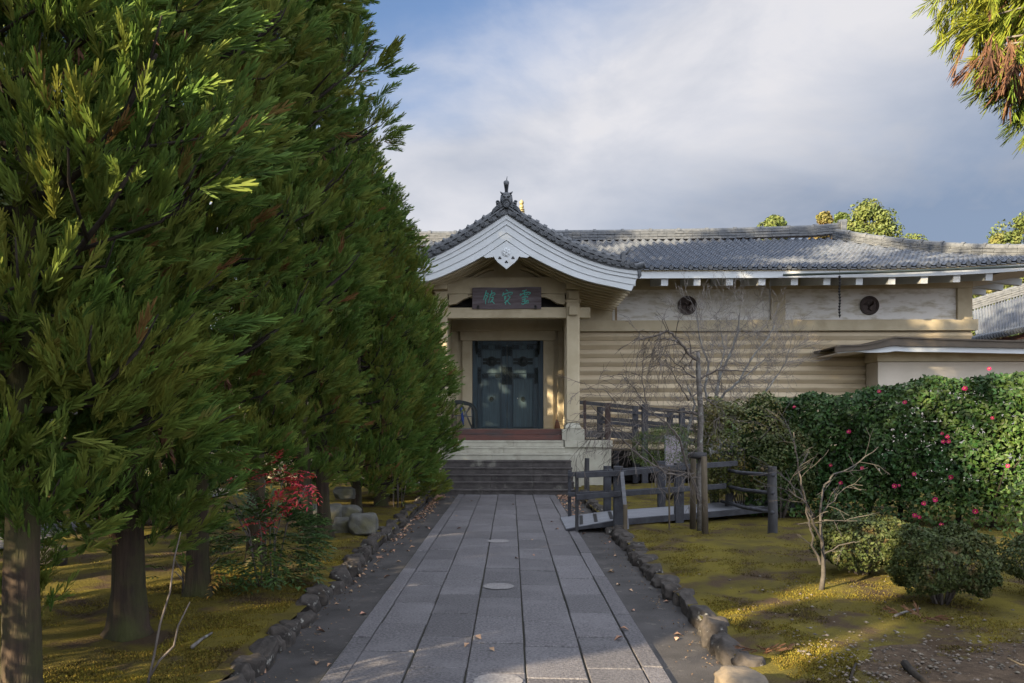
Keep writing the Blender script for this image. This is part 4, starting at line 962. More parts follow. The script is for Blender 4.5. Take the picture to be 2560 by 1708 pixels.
# cedar whose branches hang into the picture at the upper right; its trunk stands beside the path, out of the picture
def hanging_cedar():
    base = (4.55, 5.6, .12); rg = np.random.default_rng(9)
    t = thing('cedar_tree', base, 'cedar hanging green and rust-brown sprays into the upper right corner of the sky', 'tree')
    b = MB(); trunk_mb(b, base, 9.5, .20, .05, rg); b.build('trunk', M_BARK, t, smooth=True)
    b = MB(); PP, DD, SS, BP, BD, BS = [], [], [], [], [], []
    tips = [((2210, 30), 5.9), ((2275, 90), 6.0), ((2330, 70), 5.8), ((2400, 60), 6.1), ((2350, 155), 5.8), ((2380, 215), 5.9), ((2420, 250), 6.0), ((2470, 300), 5.9), ((2500, 180), 6.2), ((2540, 230), 6.0), ((2300, -60), 6.0), ((2440, -80), 6.1), ((2580, 90), 5.8), ((2620, 250), 5.7), ((2700, 100), 5.9), ((2250, -50), 5.8), ((2380, -30), 6.0), ((2330, 10), 6.1)]
    for (px, py), Y in tips:
        px += 118; q = P(px, py-20, Y); st = np.array([base[0]-.02, base[1], q.z+.1]); e = np.array(q)
        mid_ = (st+e)/2+[0, 0, .12]
        cp = [st*(1-s)**2+2*mid_*s*(1-s)+e*s*s for s in np.linspace(0, 1, 7)]
        b.tube([tuple(c) for c in cp], [.022, .02, .017, .013, .010, .007, .004], 5)
        m = 38; s = rg.uniform(.45, 1.0, m); pos = np.stack([st*(1-v)**2+2*mid_*v*(1-v)+e*v*v for v in s])+rg.normal(size=(m, 3))*.035
        out = unit((e-st)[None]); d = out*rg.uniform(.1, .75, (m, 1))+np.array([[0, 0, -1]])*rg.uniform(.5, 1.1, (m, 1))+rg.normal(size=(m, 3))*.26
        PP.append(pos); DD.append(d); SS.append(rg.uniform(.22, .34, m))
    V, T, A = place_plumes(np.concatenate(PP), np.concatenate(DD), np.concatenate(SS), rg, [plume(300+i, 34, 22, .024) for i in range(4)]); fast_mesh('crown', V, T, M_SUGIY, t, A)
    for (px, py), Y in (((2510, 95), 5.75), ((2560, 110), 5.8), ((2530, 20), 5.9), ((2570, 150), 5.7), ((2490, 115), 5.75)):
        q = np.array(P(px, py, Y)); m = 9; BP.append(q+rg.normal(size=(m, 3))*[.08, .08, .04]); BD.append(np.array([[-.25, 0, -1]])+rg.normal(size=(m, 3))*.25); BS.append(rg.uniform(.24, .36, m))
        b.tube([(base[0], base[1], q[2]+.1), tuple(q)], [.02, .006], 5)
    V, T, A = place_plumes(np.concatenate(BP), np.concatenate(BD), np.concatenate(BS), rg, [plume(320+i, 22, 20, .034) for i in range(3)]); fast_mesh('dead_spray', V, T, M_SUGIB, t, A)
    b.build('limb', M_GREYBARK, t, smooth=True)
    # the rest of its crown, above the picture
    PP, DD, SS = [], [], []
    for i in range(14):
        a = i*2.4; z = 5.4+i*.33; L = 1.5*(1-i/18); o = np.array([math.cos(a), math.sin(a), 0]); m = 16; s = rg.uniform(.3, 1, (m, 1))
        PP.append(np.array([base[0], base[1], z])+o*L*s+rg.normal(size=(m, 3))*.12); DD.append(o[None]*.7+[0, 0, -.3]+rg.normal(size=(m, 3))*.35); SS.append(rg.uniform(.3, .5, m))
    V, T, A = place_plumes(np.concatenate(PP), np.concatenate(DD), np.concatenate(SS), rg); fast_mesh('upper_crown', V, T, M_SUGI, t, A)
hanging_cedar()

# ------------------------------------------------------------------ camellia hedge with flowers, mixed shrub, clipped azaleas
HA, HB = np.array([4.15, 14.3]), np.array([9.4, 10.6])
hu = (HB-HA)/np.linalg.norm(HB-HA); hn = np.array([hu[1], -hu[0]]); hn = hn if hn[1] < 0 else -hn; HL = float(np.linalg.norm(HB-HA))
def hedge_top(u): return 2.08+.50*np.clip(u/4.6, 0, 1.3)+.05*np.sin(u*3.1)+.04*np.sin(u*7.3+1)
def bulge(u, z): return .10*np.sin(u*2.3+z*1.7)+.08*np.sin(u*5.1-z*3.3+1.1)+.05*np.sin(u*9+z*6)
def hpt(u, dep, z):
    """dep: depth behind the front face"""
    q = HA[None]+hu[None]*u[:, None]-hn[None]*dep[:, None]; return np.stack([q[:, 0], q[:, 1], z], 1)
def build_hedge():
    rg = np.random.default_rng(21); t = thing('camellia_hedge', (float(HA[0]+hu[0]*2), float(HA[1]+hu[1]*2), 0), 'tall dark green camellia hedge dotted with magenta flowers on the right', 'hedge')
    parts = []
    n = 18000; u = rg.uniform(-.1, HL, n); zt = hedge_top(u); z = .14+(zt-.11)*rg.uniform(0, 1, n)**.9
    low = np.clip((z-.1)/.6, 0, 1); keep = rg.random(n) < (.45+.55*low); u, z = u[keep], z[keep]
    dep = -bulge(u, z)+rg.exponential(.09, len(u)); top_round = np.clip((z-hedge_top(u)+.35)/.35, 0, 1)**2*.3
    pts = hpt(u, dep+top_round, z); N_ = np.tile([hn[0], hn[1], .45], (len(u), 1)); parts.append((pts, N_))
    n = 6500; u = rg.uniform(-.1, HL, n); dep = rg.uniform(.05, 1.4, n); z = hedge_top(u)-rg.exponential(.06, n)-.3*np.clip((.3-dep)/.3, 0, 1)**2+.04*np.sin(u*6+dep*5)
    parts.append((hpt(u, dep, z), np.tile([hn[0]*.3, hn[1]*.3, 1.], (n, 1))))
    n = 9000; u = rg.uniform(0, HL, n); dep = rg.uniform(.15, 1.4, n); z = .25+(hedge_top(u)-.35)*rg.uniform(0, 1, n); parts.append((hpt(u, dep, z), rg.normal(size=(n, 3))))
    n = 2000; u = rg.normal(size=n)*.18-.02; dep = rg.uniform(0, 1.4, n); z = .5+(hedge_top(u*0)-.55)*rg.uniform(0, 1, n); parts.append((hpt(u, dep, z), np.tile([-hu[0], -hu[1], .3], (n, 1))))
    n = 5000; u = rg.uniform(.1, HL, n); dep = rg.uniform(.3, 1.2, n); z = .45+(hedge_top(u)-.7)*rg.uniform(0, 1, n); inner = (hpt(u, dep, z), rg.normal(size=(n, 3)))
    Pn = np.concatenate([p for p, _ in parts]); Nn = np.concatenate([q for _, q in parts])
    V, T = leaf_mesh(Pn, Nn, .088, rg, wr=.52, jitter=.55); V2, T2 = leaf_mesh(*inner, .17, rg, wr=.6, jitter=.6); V, T = cat_mesh([(V, T), (V2, T2)]); fast_mesh('foliage', V, T, M_CAM, t)
    for k in range(9):
        u = .35+k*.66+rg.uniform(-.15, .15); p = hpt(np.array([u]), np.array([.55+rg.uniform(-.2, .2)]), np.array([0.]))[0]; b = MB()
        b.tube([(p[0], p[1], .05), (p[0]+.03, p[1], .5), (p[0]-.02, p[1]+.03, 1.0), (p[0]+.04, p[1], 1.9)], [.045, .04, .032, .012], 7)
        for s in range(5):
            a = rg.uniform(0, 6.28); b.tube([(p[0], p[1], .45+.25*s), (p[0]+.3*math.cos(a), p[1]+.3*math.sin(a), .8+.25*s), (p[0]+.5*math.cos(a), p[1]+.5*math.sin(a), 1.05+.25*s)], [.016, .012, .005], 5)
        b.build('stem', M_LIMB, t, smooth=True)
    fl = [(1979,1018),(2200,979),(2409,971),(2472,922),(2353,1084),(2366,1093),(2357,1105),(2370,1104),(2070,1164),(2156,1171),(2097,1209),(2286,1186),(2249,1214),(2236,1216),(2314,1257),(2290,1288),(2303,1291),(2357,1310),(2382,1191),(2440,1277),(2518,1166),(2265,1007),(2342,1248),(2120,1080),(2480,1045)]
    for i, (px, py) in enumerate(fl):
        k = (px-CX)/F; ray = np.array([k*CS-SN, CS+k*SN]); A = np.array([ray, -hu]).T; s, u = np.linalg.solve(A, HA+hn*.10)
        z = H-(py-CY)/F*s; c = np.array([ray[0]*s, ray[1]*s, z]); c[:2] += hn*(bulge(np.array([u]), np.array([z]))[0]*.9+.02)
        b = MB(); fwd = Vector((hn[0], hn[1], .25+.3*rg.normal())).normalized(); a = fwd.orthogonal().normalized(); w = fwd.cross(a); R = .036 if i % 4 else .026; R *= rg.uniform(.85, 1.2)
        for ring, (nn, tilt, rr) in enumerate(((6, .35, 1.0), (5, .8, .75))):
            for q in range(nn):
                th = 2*math.pi*q/nn+ring*.4+rg.uniform(-.2, .2); e = a*math.cos(th)+w*math.sin(th); s_ = fwd.cross(e); C = Vector(c)
                p0 = C; p1 = C+e*R*rr*.6+fwd*R*tilt*.5+s_*R*.5; p2 = C+e*R*rr*1.05+fwd*R*tilt; p3 = C+e*R*rr*.6+fwd*R*tilt*.5-s_*R*.5
                b.add([p0, p1, p2, p3], [(0, 1, 2, 3)])
        fo = b.build('flower', M_PINK, t, fix=False)
        b = MB(); b.ball(Vector(c)+fwd*R*.5, R*.22, 6); b.build('stamen', M_YELLOW, fo)
build_hedge()
def blob_shrub(name, base, rx, ry, h, seed, label, m, n=5200, size=.03, wr=.6, stems=12, z0=.10, cat='shrub', group=None, stem_m=None, flat=.8, stem_top=.6):
    rg = np.random.default_rng(seed); t = thing(name, base, label, cat, group)
    d = unit(rg.normal(size=(n, 3))); d[:, 2] = np.where(d[:, 2] < -.85, -d[:, 2], d[:, 2])
    lump = 1+.07*np.sin(d[:, 0]*7+seed)+.07*np.sin(d[:, 1]*8+d[:, 2]*6+2)+.05*np.sin(d[:, 2]*13+d[:, 0]*9)
    r = np.clip(1-rg.exponential(.09, n), .25, 1.04)*lump
    zc = z0+(h-z0)*.52; e = np.sign(d)*np.abs(d)**flat
    pts = np.array(base)+np.stack([e[:, 0]*rx*r, e[:, 1]*ry*r, zc+e[:, 2]*(h-z0)*.5*r], 1)
    V, T = leaf_mesh(pts, d+[0, 0, .3], size, rg, wr=wr); fast_mesh('foliage', V, T, m, t)
    b = MB()
    for k in range(stems):
        a = k*2.4+rg.uniform(0, .5); q = rg.uniform(.3, .8)
        b.tube([(base[0]+.05*math.cos(a), base[1]+.05*math.sin(a), base[2]-.02), (base[0]+rx*q*.5*math.cos(a), base[1]+ry*q*.5*math.sin(a), base[2]+h*.25), (base[0]+rx*q*math.cos(a), base[1]+ry*q*math.sin(a), base[2]+h*stem_top)], [.014, .010, .004], 5)
    b.build('stem', stem_m or M_TWIG, t, smooth=True); return t
def on_moss(px, py): g = G(px, py, .12); return (g.x, g.y, gz(g.x, g.y))
g = on_moss(2155, 1435); blob_shrub('azalea_shrub', g, .47, .42, .62, 3, 'round clipped azalea beside the small bare sapling', M_SHRUB, n=8500, size=.040, group='clipped round azaleas', z0=.02)
g = on_moss(2352, 1512); blob_shrub('azalea_shrub', g, .44, .42, .66, 5, 'round clipped azalea with exposed lower twigs, in front of the hedge on the right', M_SHRUB, n=11000, size=.036, group='clipped round azaleas', z0=.06, stem_m=M_TWIG)
g = on_moss(2615, 1500); blob_shrub('azalea_shrub', g, .34, .4, .55, 8, 'clipped azalea cut off by the right edge of the picture', M_SHRUB, n=5000, size=.034, group='clipped round azaleas')
g = on_moss(2600, 1440); blob_shrub('camellia_sapling', (g[0]+.1, g[1]+.2, g[2]), .36, .36, .95, 11, 'young leafy camellia behind the azalea at the right edge', M_BUSH, n=330, size=.10, wr=.42, stems=7, z0=.3)
q = P(1845, 1230, 14.6); blob_shrub('mixed_shrub', (q.x+.1, q.y, .12), .80, .7, 2.0, 12, 'yellowing mixed shrub grown into the left end of the camellia hedge', M_CAMY, n=11000, size=.062, z0=.2, stems=14, flat=.62)
q = P(1950, 1230, 13.9); blob_shrub('evergreen_shrub', (q.x, q.y, .12), .55, .5, 1.5, 13, 'low evergreen shrub under the hedge behind the log fence', M_SHRUB, n=4200, size=.05, z0=.25, stems=10, flat=.7)
q = P(1672, 1150, 17.6); blob_shrub('pruned_pine_shrub', (q.x, q.y, .12), .75, .6, 1.52, 14, 'yellow-green pruned shrub behind the bare weeping tree', M_BUSH, n=6000, size=.05, wr=.25, z0=.55, stems=8)
q = P(1830, 1150, 17.9); blob_shrub('pruned_pine_shrub', (q.x, q.y, .12), .75, .6, 1.42, 15, 'yellow-green shrub beside the pale-stemmed bare tree', M_BUSH, n=5000, size=.05, wr=.3, z0=.4, stems=8)

# ------------------------------------------------------------------ nandinas
def nandina(base, h, w, seed, label, red, nred, ngreen, reach=None, m_green=None, stemh=.8):
    rg = np.random.default_rng(seed); t = thing('nandina_shrub', base, label, 'shrub')
    b = MB(); frP, frD = [], []
    for k in range(9):
        a = rg.uniform(0, 6.28); r = w*rg.uniform(.1, .5); z = h*rg.uniform(.55, stemh)
        e = (base[0]+r*math.cos(a), base[1]+r*math.sin(a), base[2]+z)
        b.tube([(base[0]+.08*math.cos(a), base[1]+.08*math.sin(a), base[2]-.02), ((base[0]+e[0])/2, (base[1]+e[1])/2, base[2]+z*.6), e], [.009, .007, .004], 5)
    b.build('stem', M_TWIG, t, smooth=True)
    def fronds(C, D, m, name, size, nl=13):
        Pl, Nl, Al = [], [], []
        for c, d in zip(C, D):
            d = d/np.linalg.norm(d); s = np.cross(d, [0, 0, 1.]); s /= np.linalg.norm(s)+1e-9; up = np.cross(s, d)
            for q in range(nl):
                u = (q+1)/nl; sd = (1 if q % 2 else -1); al = d*.65+s*sd*.85+up*.1*rg.normal() if q < nl-1 else d
                Pl.append(c+d*u*size*3.2+al*size*.5-np.array([0, 0, .35*size*u*u*3])); Nl.append(up+rg.normal(size=3)*.2); Al.append(al)
        V, T = leaf_mesh(np.array(Pl), np.array(Nl), size, rg, wr=.30, jitter=.12, along=np.array(Al)); fast_mesh(name, V, T, m, t)
    n = ngreen; d = unit(rg.normal(size=(n, 3))); C = np.array(base)+np.stack([d[:, 0]*w*.40, d[:, 1]*w*.40, h*.34+d[:, 2]*h*.26], 1); fronds(C, d*[1, 1, .5]+[0, 0, .15], m_green or M_NAND, 'green_foliage', .085)
    C = np.array([np.array(P(px, py, base[1]+dy)) for px, py, dy in red]); C = np.repeat(C, nred, 0)+rg.normal(size=(len(C)*nred, 3))*.045
    D = rg.normal(size=(len(C), 3))*[1, .7, .35]+[.35, -.25, .1]; fronds(C, D, M_RED if red_mat is None else red_mat, 'red_foliage', .062, 11)
    return t
red_mat = None
g = on_moss(690, 1462)
nandina((g[0]-.1, g[1], g[2]), 1.3, .92, 31, 'nandina with scarlet upper leaves and a dense green base under the cedars', [(600,1180,-.55),(650,1190,-.55),(690,1150,-.6),(695,1190,-.6),(730,1190,-.6),(765,1195,-.4),(715,1225,-.3),(705,1260,-.3),(720,1285,-.25),(655,1315,-.4),(630,1310,-.4),(570,1180,-.5),(735,1235,-.3),(700,1165,-.2),(745,1190,-.6)], 4, 230)
red_mat = M_ORANGE
g = on_moss(935, 1262); nandina((g[0]+.5, g[1]-.2, g[2]), 1.4, .8, 33, 'smaller nandina with orange and yellow leaves farther along the cedar row', [(935,1170,-.5),(950,1185,-.5),(975,1165,-.5),(990,1180,-.5),(1005,1190,-.5),(960,1150,-.5),(925,1185,-.5)], 6, 26, stemh=.9)
g = on_moss(490, 1475); nandina((g[0]+.05, g[1]-.25, g[2]), .42, .6, 37, 'low sprouting seedling with pale leaves at the foot of the reddish cedar trunk', [(530,1440,-.1),(560,1450,-.1)], 2, 9, m_green=M_BUSH)

# ------------------------------------------------------------------ bare trees
def limb_paths(b, tr, rg, twigs=True, droop=.04, every=.28, tl=.42, depth=2, single=False):
    for pts, r0, r1 in tr:
        pts = [np.array(p) for p in pts]; fine = []
        for i in range(len(pts)-1):
            for k in range(4): fine.append(pts[i]+(pts[i+1]-pts[i])*k/4+rg.normal(size=3)*.008)
        fine.append(pts[-1]); m = len(fine); rad = [r0+(r1-r0)*i/(m-1) for i in range(m)]
        b.tube([tuple(q) for q in fine], rad, 6)
        if twigs:
            for i in range(2, m):
                for _ in range(int(rg.random() < (single if single is not True else .55)) if single else rg.integers(1, 3)):
                    d = fine[i]-fine[i-1]; d = d/np.linalg.norm(d); nd = d*.5+rg.normal(size=3)*.65+np.array([0, 0, -droop*3]); twig_tree(b, fine[i], nd, tl*rg.uniform(.6, 1.2), max(.003, rad[i]*.4), depth, rg, 38, .68, (1, 2), droop, .0030)
def weeping_tree():
    g = on_moss(1751, 1324); Y = g[1]; rg = np.random.default_rng(51)
    t = thing('weeping_cherry_tree', g, 'bare weeping tree with lichened trunk tied to two stakes', 'tree')
    def q(x, y, dy=0): return P(1440+x*.2807, 740+y*.2807, Y+dy)
    def c4(x, y, dy=0): return P(1380+x/3.135, 880+y/3.135, Y+dy)
    b = MB(); tp = [(g[0], Y, g[2]-.03), c4(1160, 1200), c4(1150, 1000), c4(1165, 850), c4(1160, 700), c4(1168, 500), c4(1155, 300), c4(1145, 130), q(1090, 570), q(1088, 490)]
    b.tube(tp, [.055, .045, .043, .044, .046, .043, .040, .036, .032, .024], 9); b.ball(c4(1160, 820), .06, 8, (1, 1, .8)); b.build('trunk', M_GREYBARK, t, smooth=True)
    b = MB(); L = [
     ([q(1085, 575), q(1010, 520, -.1), q(940, 430, -.2), q(870, 350, -.25), q(810, 312, -.3), q(720, 350, -.3), q(620, 375, -.3), q(540, 385, -.3)], .026, .010),
     ([q(920, 415, -.2), q(850, 385, .1), q(770, 380, .2), q(700, 410, .3)], .014, .006),
     ([q(1095, 1045), q(980, 1040, .1), q(850, 1022, .2), q(710, 1022, .2), q(600, 1090, .2), q(510, 1170, .2)], .020, .006),
     ([q(1110, 735), q(1180, 700), q(1260, 665, -.1), q(1400, 655, -.1), q(1550, 682, -.2)], .018, .007),
     ([c4(1155, 1190), c4(1100, 1010, -.2), c4(1050, 880, -.3), c4(1000, 680, -.4), c4(900, 560, -.5), c4(780, 470, -.5), c4(600, 360, -.6)], .021, .007),
     ([c4(1140, 990, -.05), c4(1060, 985, -.2), c4(900, 950, -.4), c4(700, 830, -.6), c4(560, 700, -.7), c4(420, 520, -.8), c4(310, 420, -.8)], .016, .006),
     ([c4(1120, 960), c4(980, 940, -.2), c4(850, 900, -.3), c4(720, 760, -.5), c4(600, 640, -.6), c4(440, 560, -.7), c4(330, 620, -.7)], .012, .004),
     ([c4(720, 760, -.5), c4(640, 700, -.5), c4(520, 610, -.5), c4(400, 600, -.6), c4(290, 680, -.6)], .009, .003),
     ([c4(560, 700, -.7), c4(530, 560, -.7), c4(500, 390, -.7), c4(400, 290, -.7), c4(250, 290, -.7)], .007, .003),
     ([q(1060, 735), q(960, 660, .2), q(860, 570, .3), q(780, 480, .3)], .014, .004),
     ([q(1085, 860), q(1000, 920, -.2), q(900, 760, -.3), q(840, 650, -.3), q(790, 560, -.3)], .012, .004),
     ([q(1150, 915), q(1220, 960), q(1300, 1010), q(1330, 1090)], .012, .004),
     ([q(620, 950, .2), q(590, 720, .2), q(600, 480, .2)], .010, .003),
     ([q(640, 1000, .1), q(540, 860, .1), q(460, 740, .1), q(420, 650, .1)], .010, .003)]
    limb_paths(b, L, rg, True, .07, tl=.30, depth=2, single=.85)
    for x in np.linspace(530, 830, 8):                 # hanging whips from the upper limb
        s = q(x+rg.uniform(-10, 10), 380 if x < 700 else 330, -.3); Ln = rg.uniform(.5, 1.05); p = np.array(s); pts = [p]
        for k in range(6): p = p+np.array([rg.normal()*.03-.015, rg.normal()*.03, -Ln/6]); pts.append(p)
        b.tube([tuple(v) for v in pts], [.005, .004, .0035, .003, .0025, .0022, .002], 3)
        for v in pts[1:]: twig_tree(b, v, (rg.normal()*.5, rg.normal()*.5, -.8), .2, .0024, 1, rg, 30, .6, (1, 1), .1, .0019)
    b.build('branch', M_TWIG, t, fix=False)
    s = thing('tree_support', (g[0]+.02, Y-.05, g[2]), 'two mossy stakes with a dark wrapped crossbar propping the weeping tree', 'tree support')
    for x0, y0, x1, y1 in ((1103, 1372, 1108, 835), (1200, 1408, 1192, 820)):
        a = G(1380+x0/3.135, 880+y0/3.135, .13); e = P(1380+x1/3.135, 880+y1/3.135, a.y); b = MB(); b.tube([(a.x, a.y, .08), ((a.x+e.x)/2, a.y, e.z*.5), (e.x, a.y, e.z)], [.050, .047, .043], 10); b.build('stake', M_STAKE, s, smooth=True)
    a, e = P(1380+1065/3.135, 880+808/3.135, Y-.12), P(1380+1212/3.135, 880+815/3.135, Y-.16); b = MB(); b.tube([a, (a+e)/2, e], [.045, .055, .048], 9); b.build('crossbar', M_LOGF, s, smooth=True)
    b = MB(); c = P(1380+1150/3.135, 880+812/3.135, Y-.05); b.ball(c, .085, 9, (1.1, .9, .7)); b.build('rope_wrap', M_LIMB, s, smooth=True)
weeping_tree()
def pale_tree():
    rg = np.random.default_rng(61); Y = 17.3
    base = P(1785, 1225, Y); base = (base.x, Y, .12); t = thing('bare_tree', base, 'pale many-stemmed bare tree behind the weeping tree', 'tree')
    b = MB(); up = MB()
    def q(x, y, dy=0): return P(1440+x*.2807, 740+y*.2807, Y+dy)
    stems = [([base, q(1215, 1430), q(1220, 1250), q(1235, 950, .2), q(1290, 690, .3), q(1380, 500, .3), q(1440, 330, .3), q(1460, 150, .3)], .055, .012),
             ([q(1210, 1480), q(1170, 1300, -.2), q(1190, 1060, -.3), q(1150, 800, -.3), q(1180, 600, -.3), q(1100, 380, -.3), q(1070, 120, -.3)], .036, .008),
             ([q(1230, 1400), q(1290, 1310), q(1380, 1220, .2), q(1470, 1140, .3)], .040, .015),
             ([q(1250, 980), q(1330, 860, -.2), q(1450, 760, -.3), q(1560, 560, -.4), q(1690, 400, -.4), q(1770, 260, -.4)], .034, .007),
             ([q(1330, 860), q(1480, 740), q(1600, 640), q(1690, 550)], .022, .006),
             ([q(990, 1500, .4), q(975, 1330, .4), q(1010, 1150, .4), q(1060, 960, .4), q(990, 800, .4)], .05, .012),
             ([q(1270, 700), q(1320, 480, .5), q(1280, 250, .5)], .018, .005),
             ([q(1470, 1140, .3), q(1640, 920, .3), q(1760, 760, .3), q(1860, 600, .3), q(1900, 480, .3)], .020, .005),
             ([q(1640, 920, .3), q(1720, 780), q(1800, 700), q(1890, 560)], .012, .004)]
    for pts, r0, r1 in stems[:3]+stems[5:6]: pass
    limb_paths(b, [(p, r0, r1) for p, r0, r1 in stems], rg, False)
    b.build('trunk', M_PALEBARK, t, smooth=True)
    limb_paths(up, [(p[2:], r0*.4, r1) for p, r0, r1 in stems if len(p) > 4]+[(p, r0*.4, r1) for p, r0, r1 in stems if len(p) <= 4], rg, True, -.035, tl=.50, depth=3)
    up.build('branch', M_PALETWIG, t, fix=False)
pale_tree()
def sapling():
    g = on_moss(2053, 1473); rg = np.random.default_rng(71); Y = g[1]
    t = thing('bare_sapling', g, 'thin bare sapling left of the clipped azalea', 'tree')
    def d(x, y, dy=0): return P(1900+x*.528, 880+y*.528, Y+dy)
    b = MB(); b.tube([(g[0], Y, g[2]-.02), d(300, 1060), d(300, 960), d(288, 850), d(285, 750), d(300, 640)], [.030, .022, .019, .014, .011, .008], 8); b.build('trunk', M_SAPBARK, t, smooth=True)
    b = MB(); L = [([d(300, 640), d(350, 580), d(440, 545, .2), d(560, 450, .3)], .010, .004), ([d(290, 900), d(240, 780, -.2), d(195, 640, -.3), d(170, 480, -.3), d(160, 380, -.3)], .012, .004),
        ([d(240, 780), d(200, 680), d(120, 600, .2), d(60, 560, .3)], .009, .003), ([d(285, 780), d(330, 720), d(400, 640, .2)], .008, .003), ([d(300, 960), d(400, 910, -.1), d(475, 895, -.2)], .008, .003),
        ([d(285, 1000, -.1), d(250, 880, -.2), d(215, 720, -.3), d(130, 640, -.3)], .012, .004), ([d(170, 480), d(140, 360, .1), d(90, 280, .2)], .006, .003), ([d(290, 800), d(345, 800, -.2), d(460, 800, -.2)], .007, .003)]
    limb_paths(b, L, rg, True, .0, tl=.20, depth=1, single=True); b.build('branch', M_SAPBARK, t, fix=False)
sapling()
def dead_stem():
    Y = 4.95; t = thing('dead_sapling', (P(370, 1700, Y).x, Y, .15), 'thin forked dead sapling in the moss at the lower left', 'sapling')
    b = MB(); a = P(365, 1715, Y)
    b.tube([(a.x, Y, .08), P(385, 1640, Y), P(400, 1560, Y), P(425, 1480, Y), P(435, 1400, Y), P(452, 1330, Y)], [.009, .008, .0075, .006, .005, .003], 6)
    b.tube([P(370, 1700, Y), P(400, 1650, Y), P(435, 1615, Y), P(445, 1565, Y), P(475, 1505, Y)], [.008, .007, .007, .006, .003], 6)
    b.build('stem', M_TWIG, t, smooth=True)
dead_stem()

for k, (x, y, rx, h, m_, lab) in enumerate(((-5.6, 12.5, .8, 1.3, M_SHRUB, 'dim rounded shrub between the cedar trunks beyond the moss'), (-6.8, 16.5, 1.0, 1.5, M_CAM, 'dark evergreen shrub beyond the gravel walk at the left'), (-8.8, 13.0, 1.1, 1.5, M_CAMY, 'russet shrub by the bare tree at the left edge'),
      (-5.2, 19.0, 1.0, 1.5, M_SHRUB, 'shrub against the hall wall behind the far cedars'), (-7.5, 20.5, 1.2, 1.9, M_CAM, 'tall dark shrub in front of the garden house'), (-10.5, 17.5, 1.3, 1.8, M_CAMY, 'yellowing shrub at the far left of the garden'))):
    blob_shrub('understorey_shrub', (x, y, .1), rx, rx*.8, h, 60+k, lab, m_, n=3500, size=.09, z0=.05, group='shrubs beyond the cedar row')
# ------------------------------------------------------------------ stones along the path, boulders
import bmesh
def rock_mesh(seed, sx, sy, sz, m, cuts=9, sub=3, rough=.06, name='rock'):
    rg = np.random.default_rng(seed); bm = bmesh.new(); bmesh.ops.create_icosphere(bm, subdivisions=sub, radius=1.0)
    pl = [(unit(rg.normal(size=3)), rg.uniform(.62, .86)) for _ in range(cuts)]+[(np.array(a, float), .72) for a in ((1,0,0),(-1,0,0),(0,1,0),(0,-1,0),(0,0,1),(0,0,-1))]
    ph = rg.uniform(0, 6, 6)
    for v in bm.verts:
        c = np.array(v.co); 
        for _ in range(2):
            for n, d in pl:
                e = c.dot(n)-d
                if e > 0: c = c-n*e*.94
        w = 1+rough*(math.sin(c[0]*5+ph[0])*math.sin(c[1]*6+ph[1])+.6*math.sin(c[2]*11+ph[2]+c[0]*7)+.4*math.sin(c[1]*17+ph[3])*math.sin(c[2]*15+ph[4]))
        c = c*w/.74; v.co = (c[0]*sx/2, c[1]*sy/2, c[2]*sz/2)
    me = bpy.data.meshes.new(name); bm.to_mesh(me); bm.free(); me.polygons.foreach_set('use_smooth', [True]*len(me.polygons)); me.materials.append(m); return me
kerb = [rock_mesh(300+i, .23, .30, .29, M_ROCK, 16, 4, .05, 'kerb_stone') for i in range(8)]
def kerb_row(x_at, y0, y1, label, group, seed):
    rg = random.Random(seed); y = y0; first = True
    while y < y1:
        ln = rg.choice((rg.uniform(.13, .25), rg.uniform(.2, .34), rg.uniform(.3, .46))); o = bpy.data.objects.new('kerb_stone', kerb[rg.randrange(8)]); COL.objects.link(o)
        o.location = (x_at(y)+rg.uniform(-.05, .05), y+ln/2, .02+rg.uniform(-.04, .03)); o.scale = (rg.uniform(.75, 1.1), ln/.30*1.02, rg.uniform(.65, .92))
        o.rotation_euler = (rg.uniform(-.18, .18), rg.uniform(-.22, .22), rg.choice((0, math.pi))+rg.uniform(-.12, .12)); tag(o, label, 'kerb stone', group); y += ln
kerb_row(lambda y: np.interp(y, [4, 6, 15, 20], [-1.80, -1.83, -1.98, -1.98]), 3.6, 19.9, 'dark rough stone edging the left side of the path', 'dark stones edging the path on the left', 1)
kerb_row(lambda y: np.interp(y, [5, 6, 11, 20], [1.60, 1.62, 1.66, 1.68]), 5.55, 13.0, 'dark rough stone edging the right side of the path before the boardwalk', 'dark stones edging the path on the right', 2)
kerb_row(lambda y: 1.70, 14.9, 19.3, 'dark rough stone edging the right side of the path between boardwalk and steps', 'dark stones edging the path by the steps', 3)
def rock(px, py, dims, seed, label, m, zc=.35, rot=0, group=None, nm='boulder', cat='boulder', z0=.10):
    g = G(px, py, .12); o = bpy.data.objects.new(nm, rock_mesh(seed, *dims, m, 8, 4, .035, nm)); COL.objects.link(o)
    o.location = (g.x, g.y+dims[1]*.4, z0+dims[2]*zc); o.rotation_euler = (0, 0, rot); return tag(o, label, cat, group)
rock(1872, 1755, (.26, .36, .17), 401, 'large sunlit tan stone ending the right kerb at the bottom of the picture', M_ROCKT, nm='kerb_boulder')
gb = 'grey boulders under the cedars'
rock(905, 1336, (.40, .36, .36), 402, 'rounded grey boulder at the right of the heap under the cedars', M_ROCKG, group=gb)
rock(855, 1331, (.32, .3, .26), 403, 'smallest grey boulder at the front of the heap under the cedars', M_ROCKG, group=gb)
rock(866, 1316, (.40, .34, .30), 404, 'wide brownish boulder in the middle of the heap under the cedars', M_ROCKG, zc=.62, group=gb)
rock(857, 1303, (.34, .3, .2), 405, 'flat boulder lying on top of the heap under the cedars', M_ROCKG, zc=2.35, group=gb)
rock(815, 1325, (.42, .28, .48), 406, 'upright slab boulder behind the cedar trunk', M_ROCKG, group=gb)
